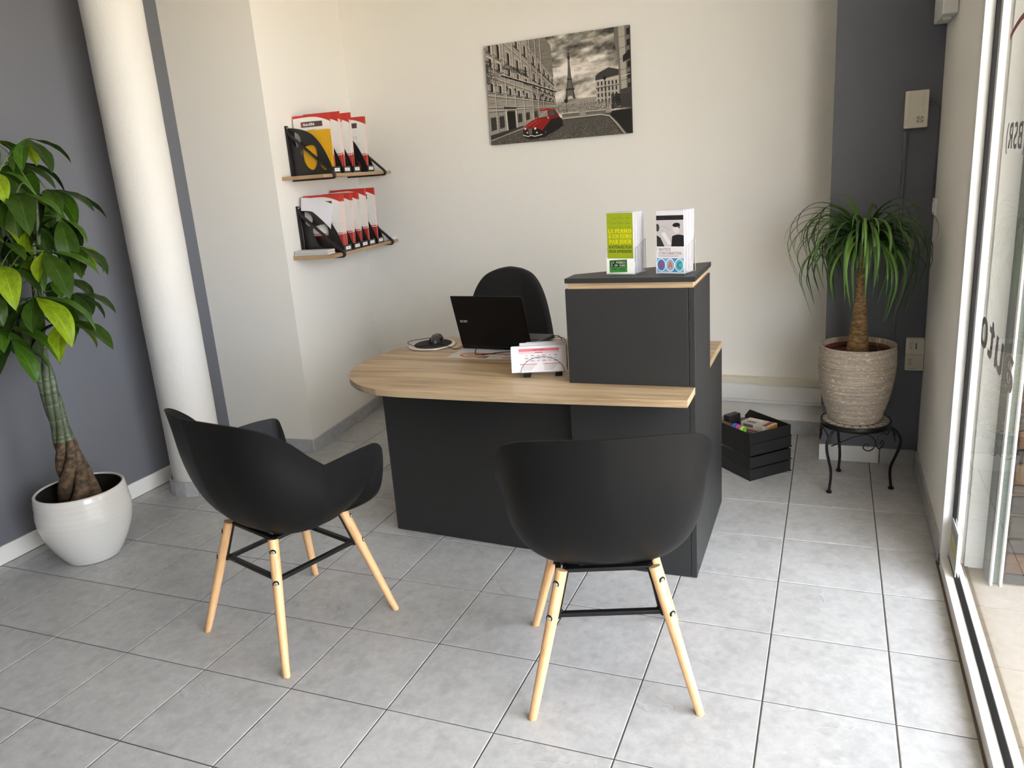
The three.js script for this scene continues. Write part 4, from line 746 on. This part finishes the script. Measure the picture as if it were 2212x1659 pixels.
// ---------------------------------------------------------------- ponytail palm in its ribbed pot
{
  const pl = thing('ponytail_palm', 'ponytail palm with arching strap leaves in a ribbed beige pot on the stool', 'potted plant', ST.clone().setX(9.752 * T).setY(.93 * T - .0016), 0);
  const H = .335, out = [];
  for (let i = 0; i <= 120; i++) { const t = i / 120, y = t * H; let r = lerp(.105, .158, Math.sin(Math.min(1, t * 1.25) * Math.PI / 2) ** .9); if (t > .8) r = .158 - (t - .8) * .012; const g = fbm(t * 26, .3, 64, 64, 2, 77); r += (Math.sin(t * 88 + g * 7) > .72 ? -.0017 : .0004) + (g - .5) * .0012; out.push([r, y]); }
  const potTex = dataTex(512, 512, (u, v) => { const n = fbm(u * 40, v * 90, 40, 90, 3, 15), s = fbm(u * 90, v * 60, 90, 60, 2, 33) > .77 ? 55 : 0, l = fbm(u * 6, v * 70, 6, 70, 2, 58); const b = 160 + (n - .5) * 40 + s + (l - .5) * 34; return [b, b * .925, b * .835]; }, true);
  part(pl, 'pot', lathe([[0, .001], [.09, .001], [.1, .0], ...out, [.156, H + .004], [.150, H + .005], [.144, H], [.142, H - .05], [0, H - .06]], 72), mat(0xffffff, .75, { map: rep(potTex, 2, 1) }));
  part(pl, 'inner_pot', lathe([[.133, H - .058], [.134, H - .014], [.128, H - .013], [.126, H - .03]], 48), mat(C(0x6a2f1c), .55));
  part(pl, 'soil', lathe([[0, H - .026], [.08, H - .028], [.128, H - .034], [.128, H - .05]], 40), mat(C(0x3a1d12), .95));
  const tr = [], rad = []; for (let i = 0; i <= 26; i++) { const t = i / 26; tr.push(V(.003 * Math.sin(t * 3), H - .035 + t * .485, 0)); rad.push(lerp(.05, .0225, Math.min(1, t * 1.9) ** .7) + (Math.sin(t * 95) * .0009) + (t > .93 ? .004 : 0)); }
  const barkTex = dataTex(256, 512, (u, v) => { const n = fbm(u * 14, v * 60, 14, 60, 4, 25), l = fbm(u * 5, v * 110, 5, 110, 2, 85), b = 118 + (n - .5) * 90 + (l - .5) * 60; return [b, b * .79, b * .52]; }, true);
  part(pl, 'trunk', sweep(tr, rad, 28), mat(0xffffff, .9, { map: rep(barkTex, 5, 2), bumpMap: rep(barkTex, 5, 2), bumpScale: .002 }));
  part(pl, 'plant_tag', bar(V(.085, H - .04, .02), V(.072, H + .03, .018), .008, .0006, V(0, 0, 1)), mat(C(0xc9c9c4), .4));
  const greens = [mat(C(0x35571c), .42, { side: THREE.DoubleSide }), mat(C(0x466b25), .42, { side: THREE.DoubleSide }), mat(C(0x28461a), .42, { side: THREE.DoubleSide }), mat(C(0x5b8030), .42, { side: THREE.DoubleSide })];
  const top = V(.003, H + .455, 0); let made = 0, tries = 0;
  while (made < 190 && tries++ < 3000) {
    const a = rr(0, 2 * Math.PI), e = rr(.15, 1.45), L = rr(.17, .46), n = 16, w0 = rr(.006, .0095);
    let p = top.clone().add(V(Math.sin(a) * .014, rr(-.035, .02), Math.cos(a) * .014)), el = e, az = a; const pts = [p.clone()], drop = rr(2.4, 5.8) / n * (e > 1.2 ? .8 : 1), tw = rr(-.02, .02);
    for (let i = 0; i < n; i++) { const k = i / n; el -= drop * (.25 + 1.1 * k); el = Math.max(el, -1.95); az += tw; p = p.clone().add(V(Math.sin(az) * Math.cos(el), Math.sin(el), Math.cos(az) * Math.cos(el)).multiplyScalar(L / n * 1.25)); pts.push(p.clone()); }
    if (pts.some((q) => Math.hypot(q.x, q.z) > .325 || q.y > H + .64)) continue;
    const wx = (q) => q.x + 9.752 * T, wz = (q) => q.z - 5.83 * T;
    if (pts.some((q) => wx(q) > 10.56 * T || wz(q) < -6.62 * T || (q.y < H + .02 && Math.hypot(q.x, q.z) < .17))) continue;
    const pos = [], idx = [];
    pts.forEach((q, i) => { const t = pts[Math.min(i + 1, n)].clone().sub(pts[Math.max(i - 1, 0)]).normalize(), s = V(Math.cos(a), 0, -Math.sin(a)), nn = s.clone().cross(t).normalize(), k = i / n, w = w0 * (k < .12 ? 1.25 : 1) * (1 - k ** 2.2) + .0006; const l = q.clone().addScaledVector(s, -w).addScaledVector(nn, w * .35), r = q.clone().addScaledVector(s, w).addScaledVector(nn, w * .35); pos.push(...l.toArray(), ...q.toArray(), ...r.toArray()); if (i) { const b = i * 3, c = b - 3; idx.push(c, b, c + 1, c + 1, b, b + 1, c + 1, b + 1, c + 2, c + 2, b + 1, b + 2); } });
    const g = new THREE.BufferGeometry(); g.setAttribute('position', new THREE.Float32BufferAttribute(pos, 3)); g.setIndex(idx); g.computeVertexNormals();
    part(pl, made ? 'leaf_' + String(made).padStart(3, '0') : 'leaf', g, greens[Math.floor(rnd() * 4)]); made++;
  }
}
// ---------------------------------------------------------------- braided money tree in its white pot
{
  const O = W(.765, 0, -1.55), mt = thing('money_tree', 'braided money tree with glossy hand-shaped leaves in a glazed white pot', 'potted plant', O, 0);
  const H = .318, pf = [[0, .001], [.1, .001], [.108, .003], [.128, .035], [.152, .08], [.172, .13], [.184, .18], [.187, .215], [.183, .255], [.18, .29], [.176, H - .004], [.171, H], [.165, H - .001], [.163, H - .006], [.165, .25], [.155, .2], [0, .19]];
  const cv = new THREE.CatmullRomCurve3(pf.slice(2, 11).map(([x, y]) => V(x, y, 0)), false, 'centripetal').getPoints(40).map((p) => [p.x + Math.sin(p.y * 260) * .0004, p.y]);
  part(mt, 'pot', lathe([...pf.slice(0, 2), ...cv, ...pf.slice(11)], 72), mat(new THREE.Color().setRGB(.72, .71, .68), .16, { clearcoat: .4, clearcoatRoughness: .1 }));
  part(mt, 'soil', lathe([[0, .232], [.1, .228], [.156, .222], [.15, .205], [0, .2]], 40), mat(C(0x17100c), .98));
  const bark = dataTex(256, 256, (u, v) => { const n = fbm(u * 10, v * 18, 10, 18, 5, 45, .6), b = 78 + (n - .5) * 110; return [b * 1.05, b * .86, b * .66]; }, true), barkM = mat(0xffffff, .85, { map: rep(bark, 6, 4), bumpMap: rep(bark, 6, 4), bumpScale: .004 });
  const grn = dataTex(256, 256, (u, v) => { const n = fbm(u * 8, v * 12, 8, 12, 4, 65), l = fbm(u * 3, v * 30, 3, 30, 2, 95), b = 84 + (n - .5) * 50 + (l > .66 ? 26 : 0); return [b * .86, b * .98, b * .72]; }, true), grnM = mat(0xffffff, .55, { map: rep(grn, 8, 4) });
  part(mt, 'liner', lathe([[.1625, H - .006], [.1635, .25], [.154, .222], [.152, .222], [.161, .25], [.160, H - .007]], 56), mat(C(0x120e0c), .9));
  const lean = (y) => V(-.052 * (y - .25) / .8, 0, .012 * (y - .25) / .8);
  const tops = [];
  for (let k = 0; k < 5; k++) {
    const pts = [], rad = [];
    for (let i = 0; i <= 60; i++) { const t = i / 60, y = lerp(.215, 1.0, t), a = k / 5 * 2 * Math.PI + t * 6.8 + .3 * Math.sin(t * 12 + k), R = lerp(.066, .023, Math.min(1, t * 2.1) ** .75) + (t > .93 ? (t - .93) * .35 : 0); pts.push(V(Math.sin(a) * R, y, Math.cos(a) * R * .9).add(lean(y))); rad.push(lerp(.042, .015, Math.min(1, t * 2.3) ** .8)); }
    part(mt, 'trunk_stem', sweep(pts.slice(0, 25), rad.slice(0, 25), 12), barkM); part(mt, 'trunk_stem', sweep(pts.slice(24), rad.slice(24), 12), grnM);
    const e = pts[60], a = Math.atan2(e.x - lean(1).x, e.z - lean(1).z), br = [e]; for (let i = 1; i <= 6; i++) br.push(e.clone().add(V(Math.sin(a) * .018 * i, .075 * i + (k % 3) * .012 * i, Math.cos(a) * .016 * i)));
    part(mt, 'branch', sweep(curve(br, 18), br.length ? Array.from({ length: 19 }, (_, i) => lerp(.0125, .006, i / 18)) : .01, 10), grnM); tops.push(br);
  }
  const tie = []; for (let i = 0; i <= 60; i++) { const a = i / 60 * 6 * Math.PI; tie.push(V(Math.sin(a) * .044, .925 + i / 60 * .022 + Math.sin(a * .5) * .004, Math.cos(a) * .042).add(lean(.93))); }
  part(mt, 'raffia_tie', sweep(tie, .0028, 6), mat(C(0xb9a58f), .9));
  // leaflets
  const blade = (L, Wd, droop, seed) => {
    const pos = [], uv = [], idx = [], n = 14, m = 6;
    for (let i = 0; i <= n; i++) for (let j = 0; j <= m; j++) {
      const t = i / n, s = j / m * 2 - 1, w = Wd * (Math.sin(Math.PI * Math.min(1, t ** 1.25)) ** .8 * (1 - .12 * t) + .01 * (1 - t)), ang = droop * t * t;
      pos.push(t * L * Math.cos(ang * .5), -t * L * Math.sin(ang * .5) + Math.abs(s) * w * .28 + Math.sin(t * 22 + seed + Math.abs(s) * 3) * .0013, s * w); uv.push(t, j / m);
    }
    for (let i = 0; i < n; i++) for (let j = 0; j < m; j++) { const a = i * (m + 1) + j; idx.push(a, a + 1, a + m + 1, a + 1, a + m + 2, a + m + 1); }
    const g = new THREE.BufferGeometry(); g.setAttribute('position', new THREE.Float32BufferAttribute(pos, 3)); g.setAttribute('uv', new THREE.Float32BufferAttribute(uv, 2)); g.setIndex(idx); g.computeVertexNormals(); return g;
  };
  const blades = [blade(.22, .043, .5, 0), blade(.19, .039, .8, 2), blade(.16, .034, .6, 4), blade(.24, .046, .9, 1)];
  const leafTex = (r, g, b, sd) => dataTex(256, 128, (u, v) => { const rib = Math.max(0, 1 - Math.abs(v - .5) * 60), vein = Math.max(0, 1 - Math.abs(((u * 13 - Math.abs(v - .5) * 5) % 1 + 1) % 1 - .5) * 14) * .5, n = fbm(u * 12, v * 8, 12, 8, 4, sd) - .5, k = 1 + n * .35 + vein * .16; return [r * k + rib * 50, g * k + rib * 48, b * k + rib * 30]; }, true);
  const leafM = [[46, 72, 18, 1], [60, 96, 22, 2], [36, 58, 18, 3], [120, 146, 26, 4]].map(([r, g, b, s]) => { const t = leafTex(r, g, b, s); return mat(0xffffff, .42, { map: t, side: THREE.DoubleSide, specularIntensity: .6, transmission: .12, thickness: 0, ior: 1.4 }); });
  const stalk = mat(C(0x5d7040), .6);
  const hubs = [[.319, 1.736, -.599], [.332, 1.536, -.5], [.309, 1.544, -.643], [.339, 1.434, -.655], [.403, 1.317, -.656], [.399, 1.315, -.506], [.368, 1.037, -.55], [.327, 1.279, -.377], [.347, 1.132, -.637], [.269, 1.049, -.355], [.25, .99, -.40], [.375, 1.15, -.444], [.181, 1.453, -.465], [.15, 1.198, -.385], [.195, 1.655, -.601], [.235, 1.191, -.656], [.197, 1.742, -.546], [.231, 1.422, -.593], [.2, 1.55, -.4], [.12, 1.35, -.45], [.29, 1.21, -.33], [.1, 1.1, -.5], [.3, 1.62, -.45], [.15, 1.5, -.68], [.28, 1.36, -.44]];
  hubs.forEach(([x, y, z], h) => {
    const hub = V(x, y, z).sub(O), br = tops[h % 5], st = br[Math.max(1, Math.min(6, Math.round((y - 1.03) / .5 * 6)))].clone(); if (st.y > hub.y - .02 && hub.y < 1.2) st.copy(br[1]);
    const mid = st.clone().lerp(hub, .55).add(V(0, .04, 0));
    const leaf = part(mt, h ? 'leaf_' + String(h).padStart(3, '0') : 'leaf', sweep(curve([st, mid, hub], 14), .0024, 7), stalk);
    const out = V(hub.x - br[3].x, 0, hub.z - br[3].z).normalize(), oa = Math.atan2(out.x, out.z), n = 5 + (h % 3), small = h % 4 === 0;
    for (let k = 0; k < n; k++) {
      const az = oa + (k - (n - 1) / 2) * (2 * Math.PI / (n + .6)), el = -rr(.15, .8) - Math.abs(k - (n - 1) / 2) * .06;
      const dir = V(Math.sin(az) * Math.cos(el), Math.sin(el), Math.cos(az) * Math.cos(el)); const tip = hub.clone().addScaledVector(dir, .23);
      if (tip.x + O.x < -.06) dir.copy(V(Math.sin(az) * .35, -.9, Math.cos(az) * .5)).normalize();
      const side = V(0, 1, 0).cross(dir).normalize().negate(), up2 = side.clone().cross(dir).normalize(); if (up2.y < 0) { up2.negate(); side.negate(); }
      const o = part(leaf, 'leaflet', blades[small ? 2 : Math.floor(rnd() * 4)], leafM[h === 6 && k === 1 ? 3 : rnd() < .07 ? 3 : Math.floor(rnd() * 3)]);
      o.quaternion.setFromRotationMatrix(new THREE.Matrix4().makeBasis(dir, up2, dir.clone().cross(up2))); o.position.copy(hub).addScaledVector(dir, .006); o.scale.setScalar(rr(.8, 1.1));
    }
  });
}

// ---------------------------------------------------------------- boxes, sockets, pipe and cables on the pier and the right wall
{
  const z = -6.69 * T;
  const ab = thing('alarm_box', 'cream alarm box with a round emblem, high on the dark grey pier', 'box', V(10.186 * T, 4.517 * T, z + .0005), 0);
  part(ab, 'case', rbox(0, .265 * T, 0, .446 * T, 0, .035, .004), creamPlastic);
  for (const x of [.016, .066]) part(ab, 'ridge', rbox(x, x + .006, x < .05 ? .045 : .055, .146, .034, .0365, .001), creamPlastic);
  const em = []; for (let i = 0; i < 4; i++) { const p = []; for (let k = 0; k <= 8; k++) { const a = (i + .08 + .84 * k / 8) * Math.PI / 2; p.push(V(.06 + Math.sign(Math.cos(a)) * Math.abs(Math.cos(a)) ** .7 * .0115, .034 + Math.sign(Math.sin(a)) * Math.abs(Math.sin(a)) ** .7 * .0115, .0352)); } em.push(sweep(p, .0013, 6)); }
  part(ab, 'emblem', merge(em), mat(C(0x3a2a16), .6)); part(ab, 'emblem_plate', rbox(.053, .067, .027, .041, .034, .0356, .001), mat(C(0xb9ab8d), .5));
  const pipe = thing('conduit', 'grey-painted cable conduit clipped to the pier below the alarm box', 'pipe', V(10.218 * T, .3, z + .008), 0);
  part(pipe, 'tube', sweep([V(0, 0, 0), V(0, 4.48 * T - .3, 0)], .0075, 12), greyPaint);
  for (const y of [.5, .78, 1.1]) part(pipe, 'clip', rbox(-.0105, .0105, y - .006, y + .006, -.007, .0095, .002), greyPaint);
  const dtiTex = (slot) => canvasTex(256, 256, (c, w, h) => { c.fillStyle = '#cdc7b4'; c.fillRect(0, 0, w, h); c.fillStyle = '#3c3a34'; c.font = '44px sans-serif'; c.fillText('DTI', 34, 84); c.font = '30px sans-serif'; c.fillText('TEST', 30, 118); c.lineWidth = 5; c.strokeStyle = '#3c3a34'; c.beginPath(); c.moveTo(44, 132); c.lineTo(92, 176); c.moveTo(92, 132); c.lineTo(44, 176); c.moveTo(50, 132); c.lineTo(86, 132); c.stroke(); if (slot) { c.fillStyle = '#100e0c'; c.fillRect(132, 66, 18, 92); c.beginPath(); c.moveTo(141, 140); c.lineTo(164, 164); c.lineTo(118, 164); c.fill(); } else c.fillRect(40, 226, 100, 6); });
  [1, 0].forEach((s, i) => {
    const d = thing('telephone_socket', s ? 'cream telephone socket with a black keyed slot, above its twin' : 'cream telephone socket without slot, below its twin', 'socket', V(10.372 * T, (s ? 1.608 : 1.386) * T, z + .0005), 0, 'telephone sockets on the pier');
    const w = .222 * T, h = .218 * T; part(d, 'case', rbox(0, w, 0, h, 0, .03, .003), creamPlastic); part(d, 'face', new THREE.PlaneGeometry(w * .92, h * .92).translate(w / 2, h / 2, .0304), mat(0xffffff, .45, { map: dtiTex(s) }));
  });
  const lead = (name, label, pts, r) => single(name, label, 'cable', wire(pts.map(([X, Y, d]) => V(X * T, Y * T, z + d)), r, 50, 7), greyPaint);
  lead('alarm_cable', 'grey cable running from the alarm box down the corner of the pier', [[10.45, 4.77, .02], [10.5, 4.8, .012], [10.56, 4.74, .009], [10.575, 4.5, .007], [10.565, 3.9, .007], [10.57, 3.0, .006], [10.575, 2.3, .006], [10.56, 1.84, .008]], .0035);
  lead('floor_cable', 'thin grey cable falling from the socket behind the stool', [[10.26, 1.38, .02], [10.27, 1.1, .012], [10.28, .9, .006], [10.2, .7, .006]], .0022);
  const sw = thing('wall_switch', 'small white switch on the white wall beside the pier', 'switch', V(10.6 * T, 3.45 * T, -6.45 * T), 0);
  part(sw, 'plate', rbox(-.012, -.0005, 0, .07, -.035, .035, .002), whitePlastic); part(sw, 'rocker', rbox(-.016, -.011, .015, .055, -.015, .015, .002), whitePlastic);
  const sb = thing('wall_siren', 'white plastic housing high on the white wall by the window', 'box', V(10.6 * T, 5.68 * T, -6.02 * T), 0);
  part(sb, 'housing', rbox(-.055, -.0005, 0, .25, -.17, .12, .006), whitePlastic); part(sb, 'lens', lathe([[0, -.012], [.014, -.012], [.018, 0], [0, 0]], 20).translate(-.03, 0, .05), whitePlastic);
  const card = thing('window_card', 'white-edged printed card leaning at the foot of the window', 'card', V(10.668 * T, .046, -3.62 * T), 0);
  const ct = canvasTex(128, 160, (c, w, h) => { c.fillStyle = '#b9b8ae'; c.fillRect(0, 0, w, h); c.fillStyle = '#b5b06a'; c.fillRect(8, 60, w - 16, 44); c.fillStyle = '#8f8f88'; c.fillRect(8, 12, w - 16, 36); c.fillStyle = '#c9c7bb'; c.fillRect(8, 112, w - 16, 40); });
  part(card, 'board', rbox(-.004, -.001, .001, .16, -.03, .13, .001), paperWhite); part(card, 'face', new THREE.PlaneGeometry(.15, .15).rotateY(-Math.PI / 2).translate(-.0045, .08, .05), mat(0xffffff, .5, { map: ct }));
}

// ---------------------------------------------------------------- outside the shop window
{
  const pave = mat(new THREE.Color().setRGB(.31, .275, .22), .9, { bumpMap: wb, bumpScale: .002 });
  struct('pavement', box((RW + .25) * T, 40, -.25, -.002, -30, 30), pave, 'pale pavement outside the window');
  struct('wall_outside_reveal', box(10.82 * T, 11.06 * T, -.1, 2.95, -4.4 * T, -3.79 * T), mat(new THREE.Color().setRGB(.7, .71, .67), .8), 'white plastered reveal outside the window');
  struct('canopy', box((RW + .41) * T, (RW + 3.8) * T, 2.66, 2.82, -6 * T, 14 * T), whitePaint, 'porch roof over the shop window');
  const post = struct('door_frame_outside', null, null, 'aluminium channel fixed before the stone wall');
  part(post, 'flange', rbox(11.0 * T, 11.02 * T, 0, 2.6, -3.5 * T, -3.42 * T, .001), whiteMetal);
  part(post, 'flange', rbox(11.085 * T, 11.105 * T, 0, 2.6, -3.5 * T, -3.42 * T, .001), whiteMetal);
  part(post, 'web', box(11.02 * T, 11.085 * T, 0, 2.6, -3.52 * T, -3.49 * T), mat(C(0x6d7870), .5));
  part(post, 'back_plate', box(10.99 * T, 11.12 * T, 0, 2.6, -3.79 * T, -3.52 * T), mat(C(0x777d77), .6));
  const sw = struct('wall_outside_stone', box(11.12 * T, 11.12 * T + 1.6, -.1, 2.95, -3.9 * T, -3.52 * T), mat(C(0x6a5d4d), .95), 'coursed stone wall outside the window');
  const stones = ['#5f5243', '#715a41', '#4f4c47', '#7a634c', '#47423b', '#6b4c31', '#59524a'].map((k) => mat(C(k), .9, { bumpMap: rep(wallTex, 6, 6), bumpScale: .004 }));
  let y = 0, n = 0;
  while (y < 2.6) { const h = rr(.035, .085); let x = 11.125 * T; while (x < 11.12 * T + 1.5) { const l = rr(.12, .34); const o = part(sw, n ? 'stone_' + String(n).padStart(3, '0') : 'stone', rbox(x, x + l - .008, y + .003, y + h - .004, -3.53 * T, -3.5 * T + rr(.004, .022), .008, 2), stones[Math.floor(rnd() * 7)]); n++; x += l; } y += h; }
}

scene.traverse((o) => { if (o.isMesh) { o.castShadow = true; o.receiveShadow = true; } });
renderer.render(scene, camera);
